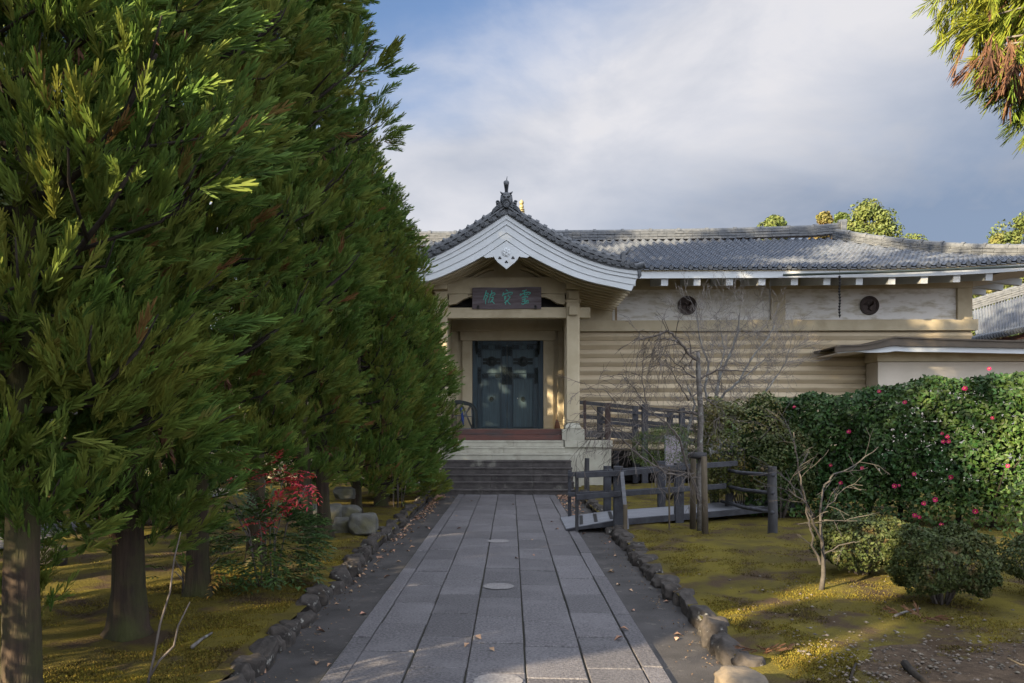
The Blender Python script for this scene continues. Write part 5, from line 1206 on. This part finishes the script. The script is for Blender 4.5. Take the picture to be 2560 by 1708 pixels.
rock(790, 1322, (.3, .3, .45), 407, 'pale boulder left of the upright slab between two cedar trunks', M_ROCKG, group=gb)
rock(112, 1420, (.34, .3, .3), 408, 'dark stone on the moss beside the nearest cedar trunk', M_ROCK, nm='garden_stone', cat='stone')

# ------------------------------------------------------------------ boardwalk, ramp, fences
def boardwalk():
    A = G(1415, 1322, .03); Fa = G(1401, 1293, .03); zd = (.03, .19, .24, .34)
    near = [A, Vector((1.78, 13.28, .19)), Vector((3.0, 13.65, .25)), Vector((5.0, 14.25, .36))]
    far = [Fa, Vector((1.75, 14.5, .19)), Vector((3.0, 14.8, .25)), Vector((5.0, 15.35, .36))]
    t = thing('boardwalk', (2.4, 14, .1), 'low weathered grey boardwalk with dark post-and-rail sides leading off the path', 'boardwalk')
    b = MB()
    for i in range(3):
        nb = 7
        for k in range(nb):
            f0, f1 = k/nb+.004, (k+1)/nb-.004
            p = [near[i].lerp(far[i], f0), near[i+1].lerp(far[i+1], f0), near[i+1].lerp(far[i+1], f1), near[i].lerp(far[i], f1)]
            b.add([v+Vector((0,0,-.03)) for v in p]+p, [(0,1,2,3),(4,5,6,7),(0,1,5,4),(1,2,6,5),(2,3,7,6),(3,0,4,7)])
    b.build('deck', M_DECK, t)
    for L in (near, far):
        b = MB(); s = -.03 if L is near else .03
        for i in range(3):
            p, q = L[i], L[i+1]; h0, h1 = (.03 if i == 0 else .10), .10; o = Vector((0, s, 0))
            b.add([p+o+Vector((0,0,-h0)), q+o+Vector((0,0,-h1)), q+o+Vector((0,0,-.004)), p+o+Vector((0,0,-.004)), p+o*2+Vector((0,0,-h0)), q+o*2+Vector((0,0,-h1)), q+o*2+Vector((0,0,-.004)), p+o*2+Vector((0,0,-.004))], [(0,1,2,3),(4,5,6,7),(0,1,5,4),(1,2,6,5),(2,3,7,6),(3,0,4,7)])
        b.build('side_board', M_WOODGREY, t)
    for u in (.28, .55, .84):
        b = MB(); i = 0; p = near[0].lerp(near[1], u); q = far[0].lerp(far[1], u+.14); a = p.lerp(q, .12); c = p.lerp(q, .88); b.bar(a+Vector((0,0,.004)), c+Vector((0,0,.004)), .06, .006); b.build('grip_strip', M_BLACK, t)
    def c4(x, y, Y): return P(1380+x/3.135, 880+y/3.135, Y)
    NY = lambda x: np.interp(x, [1, 1.78, 3, 5], [13.08, 13.12, 13.5, 14.1]); FY = lambda x: np.interp(x, [1, 1.75, 3, 5], [14.75, 14.62, 14.92, 15.48])
    for x, top, w, yf in ((195, 938, .055, 13.05), (518, 895, .145, 13.12), (995, 870, .14, 13.55)):
        q = c4(x, top, yf); b = MB(); b.box(q.x-w/2, q.x+w/2, yf-w/2, yf+w/2, .02, q.z); b.build('post', M_LOGF if w < .1 else M_WOODGREY, t, bevel=.008)
    for x, top, w, yf in ((138, 928, .06, 14.8), (433, 893, .13, 14.68), (857, 855, .13, 14.9), (1275, 822, .14, 15.3)):
        q = c4(x, top, yf); b = MB(); b.box(q.x-w/2, q.x+w/2, yf-w/2, yf+w/2, .02, q.z); b.build('post', M_WOODGREY, t, bevel=.008)
    for pa, pb, ya, yb in (((185, 968), (545, 950), 12.98, 13.03), ((545, 950), (1010, 905), 13.03, 13.45), ((1010, 905), (1450, 872), 13.45, 13.9),
                           ((190, 1140), (540, 1112), 12.98, 13.03), ((540, 1112), (1360, 1050), 13.03, 13.8)):
        b = MB(); b.bar(c4(*pa, ya), c4(*pb, yb), .05, .085); b.build('rail', M_WOODGREY, t, bevel=.006)
    for pa, pb, ya, yb in (((125, 962), (440, 938), 14.72, 14.6), ((440, 938), (1290, 880), 14.6, 15.22), ((125, 1118), (440, 1105), 14.72, 14.6), ((440, 1105), (1290, 1055), 14.6, 15.22)):
        b = MB(); b.bar(c4(*pa, ya), c4(*pb, yb), .05, .08); b.build('rail', M_WOODGREY, t, bevel=.006)
    # loose pieces by the near post
    a = G(1380+590/3.135, 880+1378/3.135, .12); e = P(1380+547/3.135, 880+938/3.135, a.y+.08)
    b = MB(); b.bar((a.x, a.y, .10), e, .055, .03); tag(b.build('leaning_plank', M_DECK), 'pale thin plank leaning against the boardwalk rail', 'plank')
    b = MB(); a = G(1380+574/3.135, 880+1392/3.135, .12); b.box(a.x-.03, a.x+.03, a.y-.03, a.y+.03, .05, .50); tag(b.build('short_stake', M_STAKE, bevel=.006), 'short square stake beside the leaning plank', 'stake')
    b = MB(); a = G(1380+920/3.135, 880+1388/3.135, .12); e = c4(918, 900, a.y); b.tube([(a.x, a.y, .08), e], .014, 6); tag(b.build('garden_cane', M_STAKE), 'slim upright cane standing in the moss before the boardwalk', 'cane')
    b = MB(); e = c4(275, 832, 19.4); b.tube([(e.x, 19.4, -.02), (e.x-.01, 19.4, .5), (e.x, 19.4, e.z)], [.065, .06, .055], 8); tag(b.build('dark_stake', M_LOGF, smooth=2), 'dark wooden stake standing against the stone pedestal of the porch', 'stake')
boardwalk()
def upper_ramp():
    t = thing('access_ramp', (4, 23, .5), 'dark timber access ramp with handrails descending along the hall wall to the right', 'ramp')
    def c4(x, y, Y): return P(1380+x/3.135, 880+y/3.135, Y)
    y0, y1 = 22.55, 23.9
    za = lambda x: ZF-.04-.088*max(0, x-2.6)
    b = MB()
    x = 1.98
    while x < 8.2:
        b.add([(x+.004, y0, za(x)), (x+.136, y0, za(x+.14)), (x+.136, y1, za(x+.14)), (x+.004, y1, za(x))]+[(x+.004, y0, za(x)-.04), (x+.136, y0, za(x+.14)-.04), (x+.136, y1, za(x+.14)-.04), (x+.004, y1, za(x)-.04)], [(0,1,2,3),(7,6,5,4),(0,4,5,1),(1,5,6,2),(2,6,7,3),(3,7,4,0)]); x += .14
    b.build('deck', M_WOODGREY, t)
    for y in (y0-.03, y1+.03):
        b = MB()
        for xa, xb in ((2.0, 2.6), (2.6, 5.4), (5.4, 8.2)): b.bar((xa, y, za(xa)-.10), (xb, y, za(xb)-.10), .05, .17)
        b.build('side_beam', M_LOGF, t)
    for x, top, w, m in ((257, 380, .075, M_RUST), (437, 398, .14, M_RUST), (727, 410, .16, M_WOODGREY), (1018, 440, .15, M_WOODGREY), (1305, 475, .15, M_WOODGREY)):
        q = c4(x, top, y0-.12); b = MB(); b.box(q.x-w/2, q.x+w/2, y0-.12-w/2, y0-.12+w/2, za(q.x)-.25 if w < .145 and m is M_RUST else .0, q.z); b.build('post', m, t, bevel=.006)
    for x, top in ((375, 430), (652, 440), (923, 470), (1180, 500), (1420, 530)):
        q = c4(x, top, y1+.1); b = MB(); b.box(q.x-.08, q.x+.08, y1+.02, y1+.18, .0, q.z); b.build('post', M_WOODGREY, t, bevel=.006)
    for pa, pb in (((215, 395), (1500, 515)), ((215, 503), (1500, 625))):
        b = MB(); b.bar(c4(*pa, y0-.0), c4(*pb, y0-.0), .05, .10); b.build('handrail', M_LOGF, t)
    for pa, pb in (((360, 447), (1500, 560)), ((355, 545), (1500, 660))):
        b = MB(); b.bar(c4(*pa, y1+.0), c4(*pb, y1+.0), .05, .09); b.build('handrail', M_WOODGREY, t)
upper_ramp()
def log_fence():
    t = thing('log_fence', (4.1, 13.2, .1), 'short rustic fence of charred posts and three thin log rails beside the hedge', 'fence')
    def c4(x, y, Y): return P(1380+x/3.135, 880+y/3.135, Y)
    g1, g2 = G(1380+1385/3.135, 880+1285/3.135, .12), G(1380+1727/3.135, 880+1425/3.135, .12)
    for g, x, y in ((g1, 1385, 885), (g2, 1727, 898)):
        e = c4(x, y, g.y); b = MB(); b.tube([(g.x, g.y, .03), (g.x+.01, g.y, .45), (g.x-.005, g.y, .8), (e.x, g.y, e.z)], [.075, .07, .072, .066], 10); b.build('post', M_LOGF, t, smooth=2)
    for (xa, ya), (xb, yb) in (((1310, 920), (1735, 965)), ((1325, 1045), (1730, 1108)), ((1325, 1170), (1730, 1258))):
        p, q = c4(xa, ya, g1.y+.25), c4(xb, yb, g2.y-.07); m = p.lerp(q, .45)+Vector((0, 0, -.02)); b = MB(); b.tube([p, p.lerp(m, .5)+Vector((0,0,.008)), m, q], [.026, .03, .032, .028], 8); b.build('rail', M_WOODGREY, t, smooth=True)
log_fence()
def notice():
    t = thing('notice_board', (P(1680, 1150, 21).x, 21, 0), 'lilac-grey back of a framed notice board behind the shrub by the ramp', 'notice board')
    a, c = P(1662, 1172, 21), P(1706, 1087, 21); b = MB(); b.box(a.x+.03, c.x-.03, 21, 21.03, a.z+.03, c.z-.03); b.build('panel', M_NOTICE, t)
    b = MB()
    b.box(a.x, a.x+.03, 20.98, 21.04, a.z, c.z); b.box(c.x-.03, c.x, 20.98, 21.04, a.z, c.z); b.box(a.x+.031, c.x-.031, 20.98, 21.04, c.z-.03, c.z); b.box(a.x+.031, c.x-.031, 20.98, 21.04, a.z, a.z+.03); b.build('frame', M_DECK, t)
    for x in (a.x+.02, c.x-.02): b = MB(); b.box(x-.02, x+.02, 21.041, 21.07, 0, c.z-.1); b.build('leg', M_DECK, t)
notice()

# ------------------------------------------------------------------ things on and about the porch
def rain_chain():
    Y = 22.80; a = P(2099, 690, Y); t = thing('rain_chain', a, 'black rain chain of small cups hanging from the eave in front of the plaster panel', 'rain chain')
    b = MB(); z = a.z; zend = PZ(2101, 788, Y); k = 0
    while z > zend:
        b.lathe([(.012, -.07), (.022, -.05), (.036, -.012), (.038, 0), (.001, -.004)], (a.x+.008*math.sin(k), Y, z), 8); b.bar((a.x, Y, z-.06), (a.x, Y, z-.09), .012, .012); z -= .082; k += 1
    b.build('cup', M_BLACK, t, smooth=2); b = MB(); b.tube([(a.x, Y, a.z+.15), (a.x, Y, zend)], .005, 4); b.build('chain', M_BLACK, t)
rain_chain()
def rack():
    Y = 23.6; t = thing('umbrella_rack', (P(1160, 1072, Y).x, Y, ZF), 'folding steel umbrella rack half covered by a black cloth beside the doors', 'rack')
    def r(x, y, dy=0): return P(1120+x/6.03, 840+y/6.03, Y+dy)
    def rz(x, y, dy): q = r(x, y); return Vector((q.x, Y+dy, max(q.z, ZF+.015)))
    b = MB()
    for dy in (0, .55):
        for p, q in (((100, 1400), (120, 1000)), ((370, 1400), (350, 1040)), ((100, 1400), (370, 1400)), ((120, 1010), (350, 1050)), ((210, 1050), (355, 1390)), ((330, 1060), (110, 1390)), ((100, 1200), (365, 1215))):
            b.tube([rz(*p, dy), rz(*q, dy)], .012, 6)
    for p in ((100, 1400), (370, 1400), (120, 1010), (350, 1050)): b.tube([rz(*p, 0), rz(*p, .55)], .012, 6)
    b.build('frame', M_STEEL, t, smooth=True)
    c = thing('cover_cloth', (r(240, 1000).x, Y, ZF+.6), 'black cloth draped over the top of the umbrella rack', 'cloth')
    b = MB(); cv = [(98, 1060), (92, 1000), (110, 968), (180, 966), (270, 985), (350, 1010), (395, 1060), (425, 1130), (432, 1250), (428, 1400)]
    top = [rz(x, y, 0) for x, y in cv]; bot = [rz(x+(10 if i < 5 else -12), y+(40 if 1 <= i <= 5 else 6), 0) for i, (x, y) in enumerate(cv)]
    b.strip([(v.x, v.z) for v in top], [(v.x-(.03 if i > 5 else 0), v.z-.03) for i, v in enumerate(bot)], Y-.05, Y+.62); b.build('cloth', M_CLOTH, c, smooth=2)
    u = thing('closed_umbrella', (r(220, 1380).x, Y-.03, ZF), 'closed dark blue umbrella hanging in the steel rack', 'umbrella')
    b = MB(); q0, q1 = r(195, 1060, -.03), r(235, 1370, -.03); d = q1-q0
    b.tube([q0, q0+d*.1, q0+d*.35, q0+d*.38, q0+d*.6, q0+d*.97], [.012, .035, .045, .03, .045, .006], 10); b.build('canopy', M_BLUE, u, smooth=True)
    b = MB(); b.tube([q0+Vector((.05, 0, .03)), q0+Vector((.03, 0, .07)), q0+Vector((0, 0, .06)), q0], .009, 6); b.build('handle', M_BLACK, u, smooth=True)
    p = thing('handrail_post', (P(1131, 1080, 22.45).x, 22.45, 1.43), 'rust-brown steel handrail post at the left end of the timber sills', 'post')
    e = P(1131, 1005, 22.3); b = MB(); b.box(e.x-.03, e.x+.03, 22.30, 22.36, 1.43, e.z); b.box(e.x-.03, e.x+.03, 22.361, 22.9, e.z-.06, e.z-.004); b.build('post_frame', M_RUST, p, bevel=.004)
    w = thing('bamboo_broom', (P(1392, 1070, 24.0).x, 24.0, ZF), 'bamboo broom standing bristles down beside the right jamb', 'broom')
    b = MB(); a = P(1120+1650/6.03, 840+1410/6.03, 24.0); e = P(1120+1598/6.03, 840+905/6.03, 24.35); m = Vector((a.x-.02, 24.0, ZF+.27)); b.tube([m, e], [.014, .010], 6); b.build('handle', M_BAMBOO, w, smooth=True)
    b = MB(); b.tube([(a.x, 24.0, ZF+.004), (a.x-.005, 24.0, ZF+.15), (m.x, m.y, m.z)], [.09, .065, .025], 10); b.build('bristles', M_STRAW, w, smooth=True)
rack()

# ------------------------------------------------------------------ neighbours: side roof at the right, pagoda finial, house on the left
def side_house():
    Y = 33.0; t = thing('neighbouring_house', (P(2500, 900, Y).x, Y, 0), 'neighbouring house with grey-blue tiled roof beyond the right end of the hall', 'house')
    def r(x, y, Yy): return P(1500+x/2.217, 500+y/2.217, Yy)
    # its long side runs off to the right and towards us; eave descends to the left end
    e0, e1 = r(2085, 775, 33), r(2500, 690, 31); k0, k1 = r(2060, 612, 37.5), r(2500, 480, 36.5)
    b = MB(); n1, n2 = 26, 18; o = 0; K = 6
    us = np.linspace(0, n1, n1*K+1); rows = []
    for j in range(n2): rows += [(j/n2, .05), ((j+1)/n2-.001, 0)]
    E0, E1, K0, K1 = map(np.array, (e0, e1, k0, k1))
    for s, l in rows:
        for u in us:
            p = (E0*(1-s)+K0*s)*(1-u/n1)+(E1*(1-s)+K1*s)*(u/n1); b.v.append((p[0], p[1], p[2]+l+.05*math.cos(2*math.pi*u)-.3*s*(1-s)))
    W = len(us)
    for j in range(len(rows)-1):
        for c in range(W-1): b.f.append((j*W+c, j*W+c+1, (j+1)*W+c+1, (j+1)*W+c))
    rf = b.build('roof', M_TILE, t, fix=False, smooth=True)
    b = MB(); ridge_stack(b, [K0, K1], .4, .4, 4); b.build('ridge', M_TILED, rf)
    b = MB()
    for i in range(n1+1): p = E0+(E1-E0)*i/n1; b.cyl((p[0], p[1]-.1, p[2]+.02), (p[0], p[1]+.2, p[2]+.06), .12, 10)
    b.build('eave_tile', M_TILED, rf, smooth=2)
    b = MB(); b.bar(E0+np.array([.4, .2, -.16]), E1+np.array([.4, .2, -.16]), .12, .16); b.build('eave_board', M_SILL, t)
    b = MB(); a, c = E0+np.array([1.2, 1.0, 0]), E1+np.array([1.2, 1.0, 0]); d = np.array([0, 4.0, 0])
    b.add([(*a[:2], 0), (*c[:2], 0), (*(c+d)[:2], 0), (*(a+d)[:2], 0), (*a[:2], a[2]-.1), (*c[:2], c[2]-.1), (*(c+d)[:2], c[2]), (*(a+d)[:2], a[2])], [(0,1,5,4),(1,2,6,5),(2,3,7,6),(3,0,4,7)]); b.build('wall', M_WHITEWALL, t)
side_house()
def pagoda():
    Y = 62; c = P(1304, 520, Y); t = thing('pagoda', (c.x, Y, 0), 'gilt spire of a distant pagoda just right of the demon tile', 'pagoda'); zt = PZ(1304, 499, Y)
    b = MB(); b.tube([(c.x, Y, 13), (c.x, Y, zt-.4), (c.x, Y, zt)], [.10, .07, .01], 8)
    b.ball((c.x, Y, PZ(1304, 507, Y)), .17, 10, (1, 1, 1.2)); b.ball((c.x, Y, PZ(1304, 517, Y)), .17, 10, (1, 1, 1.2))
    for k in range(9): z = PZ(1304, 524+k*4.5, Y); b.lathe([(.08, -.03), (.22+.012*k, -.03), (.22+.012*k, .03), (.08, .03)], (c.x, Y, z), 12)
    q = P(1307, 526, Y); b.tube([(q.x+.05, Y, q.z-.4), (q.x+.08, Y, q.z)], [.06, .01], 5)
    b.build('finial', M_GOLD, t, smooth=2)
    b = MB()
    for z, w in ((4.2, 4.4), (8.4, 3.9), (12.4, 3.4)): b.lathe([(w*.5, z-.35), (w, z-.4), (w*.7, z+.25), (w*.28, z+.9)], (c.x, Y, 0), 4)
    b.build('roof', M_TILED, t); b = MB(); b.lathe([(2.2, 0), (1.8, 8.3), (1.4, 12.2)], (c.x, Y, 0), 4); b.build('wall', M_STUCCO, t)
pagoda()
def left_house():
    t = thing('garden_house', (-13, 27, 0), 'beige house with dark windows half hidden behind the cedars at left', 'house'); x0, x1, y0 = -17.5, -10.6, 26.0
    b = MB(); b.box(x0, x1, y0, y0+5, 0, 3.0); b.build('wall', M_STUCCO, t)
    for i in range(5):
        x = x0+.6+i*1.35; b = MB(); b.box(x, x+.85, y0-.04, y0-.002, 1.0, 2.1); w = b.build('window', M_DARK, t); b = MB(); b.box(x-.05, x+.90, y0-.08, y0-.045, .94, 1.0); b.box(x+.41, x+.44, y0-.06, y0-.042, 1.001, 2.1); b.build('window_frame', M_STUCCO, w)
    b = MB(); b.add([(x0-.7, y0-.9, 2.9), (x1+.7, y0-.9, 2.9), (x1+.7, y0+2.5, 4.4), (x0-.7, y0+2.5, 4.4), (x0-.7, y0+5.9, 2.9), (x1+.7, y0+5.9, 2.9)], [(0,1,2,3),(3,2,5,4)]); o = b.build('roof', M_TILED, t); o.modifiers.new('thick', 'SOLIDIFY').thickness = .18
left_house()

# ------------------------------------------------------------------ trees behind the hall (sunlit) and the wood at the left
gb2 = 'sunlit trees behind the hall'
for px, py, Y, rad, m, lab, sd in ((1940, 540, 50, 1.35, M_TREEB, 'small leafy tree top showing over the ridge, leftmost behind the hall', 1), (2054, 533, 46, .9, M_TREER, 'russet tree top just left of the end of the ridge', 2),
      (2100, 540, 49, 1.1, M_BUSH, 'thin upright pale tree top at the end of the ridge', 3), (2172, 530, 47, 2.0, M_TREEB, 'large round sunlit tree above the hip of the roof', 4), (2290, 600, 55, 1.6, M_TREEB, 'low tree top peeping over the hip of the roof', 5),
      (2500, 610, 44, 1.4, M_TREEB, 'rounded yellow-green tree top at the right edge above the roof', 6), (2560, 575, 48, 2.2, M_TREEB, 'tree cut off by the right edge above the roof', 7),
      (2500, 740, 42, 2.4, M_TREEB, 'dense green tree under the corner of the eave', 8), (2440, 760, 45, 2.2, M_BUSH, 'bright green tree filling the gap between hall and neighbouring house', 9), (2580, 700, 43, 2.0, M_TREEB, 'green tree behind the neighbouring roof at the right edge', 10)):
    c = P(px, py, Y); leafy_tree('broadleaf_tree', (c.x, Y, 0), c.z+.45*rad, rad*1.35, 700+sd, lab, m, lumps=54, per=260, size=.19, ragged=True, z0=.45 if c.z > 9 else .2, group=gb2, trunk_r=.2)
# wood on the left, beyond the cedar row: tall cedars that keep the sun off the garden
def wood_tree(x, y, h, rad, seed, lab, z0=.22, per=150, lumps=34, size=.42, grp='tall dark trees of the wood beyond the cedar row'):
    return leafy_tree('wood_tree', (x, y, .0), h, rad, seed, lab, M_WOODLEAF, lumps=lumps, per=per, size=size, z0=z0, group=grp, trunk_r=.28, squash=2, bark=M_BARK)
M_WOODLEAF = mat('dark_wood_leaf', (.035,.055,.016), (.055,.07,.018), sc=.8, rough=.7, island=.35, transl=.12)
WL = 'tall dark tree of the wood behind the cedar row'
WOOD = [(-14.5, 25.5, 9), (-12.0, 19.5, 10), (-13.5, 15, 15.5), (-11.5, 11, 19), (-14.0, 7, 22), (-12.0, 3.0, 23), (-14.0, -.5, 16.5), (-16.5, -5.0, 20), (-14.0, -2.8, 17), (-9.5, -13.5, 17), (-13.5, -18, 20), (-6, -17, 18), (-18, 18, 12), (-19.5, 10, 21), (-20, 2, 22), (-9, 7, 14), (-23, -3, 20)]
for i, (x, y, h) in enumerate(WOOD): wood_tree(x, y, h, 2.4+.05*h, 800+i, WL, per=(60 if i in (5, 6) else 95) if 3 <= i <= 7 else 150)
wood_tree(-9.0, -5.0, 9.2, 1.2, 870, 'slim tree with a bare lower trunk in the wood behind the cedar row', z0=.55, per=90)
blob_shrub('understorey_shrub', (-5.1, 2.75, .1), .85, .8, 2.3, 90, 'unseen tall dark shrub added to shade the nearest cedar trunk', M_CAM, n=4500, size=.09, z0=.05, group='shrubs beyond the cedar row')  # added out of view to block sun from the nearest trunk
wood_tree(-10.0, -3.35, 7.2, .5, 871, 'unseen slender tree added to shade the bare sapling', z0=.10)  # added out of view to keep low sun off the sapling
c = G(200, 1190, .1)
b = MB(); t = thing('great_cedar_tree', (c.x, c.y, 0), 'great grey-barked cedar trunk seen through the gap beside the nearest cedar', 'tree'); trunk_mb(b, (c.x, c.y, 0), 13, .42, .1, np.random.default_rng(4), n=16); b.build('trunk', M_GREYBARK, t, smooth=True)
rg = np.random.default_rng(5); m = 900; V, T, A = place_plumes(np.array([c.x, c.y, 8.5])+rg.normal(size=(m, 3))*[1.3, 1.3, 2.0], rg.normal(size=(m, 3))+[0, 0, .4], rg.uniform(.5, .9, m), rg); fast_mesh('crown', V, T, M_SUGI, t, A)
def left_bare():
    rg = np.random.default_rng(91); base = (-7.6, 14.2, .15); t = thing('bare_shrub_tree', base, 'tangled grey bare tree seen between the trunks at the left edge', 'tree'); b = MB()
    for k in range(5):
        a = k*1.3; twig_tree(b, base, (math.cos(a)*.45, math.sin(a)*.45, 1), 1.5, .05, 4, rg, 36, .74, (2, 3), 0, .004)
    b.build('branch', M_PALEBARK, t, fix=False)
    for k, (p, q) in enumerate((((60, 1105), (310, 945)), ((95, 1010), (165, 960)), ((255, 1000), (330, 1090)))):
        b = MB(); Y = 11.0+k*.4; b.tube([P(*p, Y), P(*q, Y)], [.05, .038], 8); e = P(*p, Y); b.tube([(e.x, Y, .1), e], [.05, .045], 8) if k == 0 else None
        tag(b.build('prop_pole', M_GREYBARK, smooth=True), ('long grey pole slanting across the gap at the left edge', 'short grey pole slanting above the long one at the left edge', 'grey pole slanting down to the right behind the nearest cedars')[k], 'pole')
left_bare()

# ------------------------------------------------------------------ litter: leaves, pebbles, twigs
def litter(name, pts, size, m, label=None, seed=1, zoff=.006, wr=.6, lift=.2):
    rg = np.random.default_rng(seed); pts = np.array(pts); V, T = leaf_mesh(pts+[0, 0, zoff], np.tile([0, 0, 1.], (len(pts), 1)), size, rg, wr=wr, fold=.5, jitter=lift); o = fast_mesh(name, V, T, m); tag(o, kind='stuff'); return o
rg = np.random.default_rng(77); pts = []
for _ in range(330):
    y = 20-rg.exponential(3.2)
    if y < 4: continue
    x = -1.80+abs(rg.normal())*.10+.02; pts.append((x, y, -.02))
for _ in range(200): pts.append((1.10+rg.uniform(0, .48), 20-rg.exponential(1.4)-.1, -.02))
for _ in range(60):
    y = rg.uniform(4.5, 19.5); pts.append((rg.choice([rg.uniform(-1.8, -1.3), rg.uniform(1.1, 1.55)]), y, -.02))
for _ in range(14): pts.append((rg.uniform(-1.2, 1), rg.uniform(5, 19), .006))
litter('fallen_leaves', pts, .075, M_FALL, seed=2)
pts = []
for _ in range(900):
    y = rg.uniform(4.2, 19.8); s_ = rg.random() < .5; w = abs(rg.normal())*.16
    pts.append((-1.80+w if s_ else 1.54-w, y, -.022)) if w < .42 else None
litter('gutter_debris', pts, .022, M_LIT, seed=8, lift=.5)
pts = []
for _ in range(420):
    x, y = (rg.uniform(1.8, 8), rg.uniform(4.5, 21)) if rg.random() < .6 else (rg.uniform(-7, -1.95), rg.uniform(4.5, 20)); pts.append((x, y, gz(x, y)+.004))
litter('moss_litter', pts, .034, M_LIT, seed=3, wr=.4)
pts = []
for _ in range(2600):
    x, y = rg.uniform(2.0, 6.6), 5.4+rg.normal()*.55
    if y < 4.6: continue
    pts.append((x, y, gz(x, y)+.026))
for _ in range(500):
    x, y = rg.uniform(1.8, 7), rg.uniform(4.8, 9); pts.append((x, y, gz(x, y)+.004))
V0 = np.array([(1,0,0),(-.9,.1,0),(.1,1,0),(0,-.9,0),(.1,.1,.7),(0,0,-.6)]); T0 = np.array([(0,2,4),(2,1,4),(1,3,4),(3,0,4),(2,0,5),(1,2,5),(3,1,5),(0,3,5)])
def scatter_pebbles(name, pts, smin, smax, seed):
    rg = np.random.default_rng(seed); n = len(pts); s = rg.uniform(smin, smax, n)*rg.choice([.5, .7, 1, 1.5], n); a = rg.uniform(0, 6.28, n); R = np.zeros((n, 3, 3)); R[:, 0, 0] = np.cos(a); R[:, 0, 1] = -np.sin(a); R[:, 1, 0] = np.sin(a); R[:, 1, 1] = np.cos(a); R[:, 2, 2] = .7
    W = np.einsum('nij,vj->nvi', R*s[:, None, None], V0*rg.uniform(.7, 1.3, (n, 1, 3)) if False else V0)+np.array(pts)[:, None]; TT = T0[None]+(np.arange(n)*6)[:, None, None]
    return tag(fast_mesh(name, W.reshape(-1, 3), TT.reshape(-1, 3), M_PEB), kind='stuff')
scatter_pebbles('pebbles', pts, .006, .016, 4)
# short moss tufts
def moss_tufts(n, seed):
    rg = np.random.default_rng(seed); side = rg.random(n) < .55
    y = 4.3+rg.exponential(3.2, n); x = np.where(side, 1.78+rg.exponential(1.6, n), -1.98-rg.exponential(1.3, n)); keep = (y < 20) & (np.abs(x) < 7.5); x, y = x[keep], y[keep]
    cl = np.sin(x*3.1+y*1.3)+np.sin(x*1.1-y*2.7)+.6*np.sin(x*7+y*5); k2 = cl > -.7; x, y = x[k2], y[k2]
    z = np.array([gz(a, c) for a, c in zip(x, y)]); A = np.stack([x, y, z-.004], 1); D = np.stack([rg.normal(size=len(x))*.7, rg.normal(size=len(x))*.7, np.ones(len(x))], 1)
    V, T = ribbons(A, D, rg.uniform(.008, .022, len(x)), .008, rg, 0); return tag(fast_mesh('moss_tufts', V, T, M_MOSSB), kind='stuff')
M_MOSSB = mat('moss_blade', (.15,.122,.022), (.09,.074,.02), sc=1.5, rough=.9, island=.4, spec=.05, transl=.2, c3=(.06,.045,.025), sc3=2.1, lo3=.54, hi3=.66)
moss_tufts(170000, 5)
def stick(pts, r, label, m=M_GREYBARK, nm='fallen_branch'):
    b = MB(); b.tube([(x, y, gz(x, y)+z) for x, y, z in pts], r, 6); tag(b.build(nm, m, smooth=True), label, 'branch')
def gx(px, py): g = G(px, py, .15); return g.x, g.y
def fb(pp, r, lab, m=M_GREYBARK):
    stick([(*gx(*p), .02+r*.5) for p in pp], [r*(1-.4*i/(len(pp)-1)) for i in range(len(pp))], lab, m)
fb([(2262, 1660), (2285, 1685), (2320, 1715)], .028, 'thick dark branch lying on the bare earth at the bottom right', M_LIMB)
fb([(2237, 1537), (2262, 1529), (2300, 1522)], .012, 'pale stick lying on the sunlit moss before the azalea')
fb([(2125, 1695), (2135, 1665), (2140, 1655)], .010, 'small forked twig on the bare earth at lower right', M_LIMB)
fb([(2520, 1640), (2550, 1655), (2590, 1662)], .008, 'thin tan twig on the earth near the right edge', M_BAMBOO)
fb([(480, 1610), (505, 1590), (530, 1575)], .014, 'pale stick on the moss in front of the second cedar trunk')
def brown_spray(px, py, seed, lab):
    x, y = gx(px, py); rg = np.random.default_rng(seed); m = 6; V, T, A = place_plumes(np.array([x, y, gz(x, y)+.03])+rg.normal(size=(m, 3))*[.06, .04, .008], np.stack([rg.uniform(-1, 1, m), rg.uniform(-.6, .6, m), rg.uniform(0, .25, m)], 1), rg.uniform(.11, .19, m), rg); tag(fast_mesh('fallen_cedar_spray', V, T, M_SUGIB), lab, 'spray')
brown_spray(1925, 1622, 1, 'rust-brown fallen cedar spray beside the right kerb'); brown_spray(2315, 1545, 2, 'rust-brown fallen cedar spray by the front azalea')
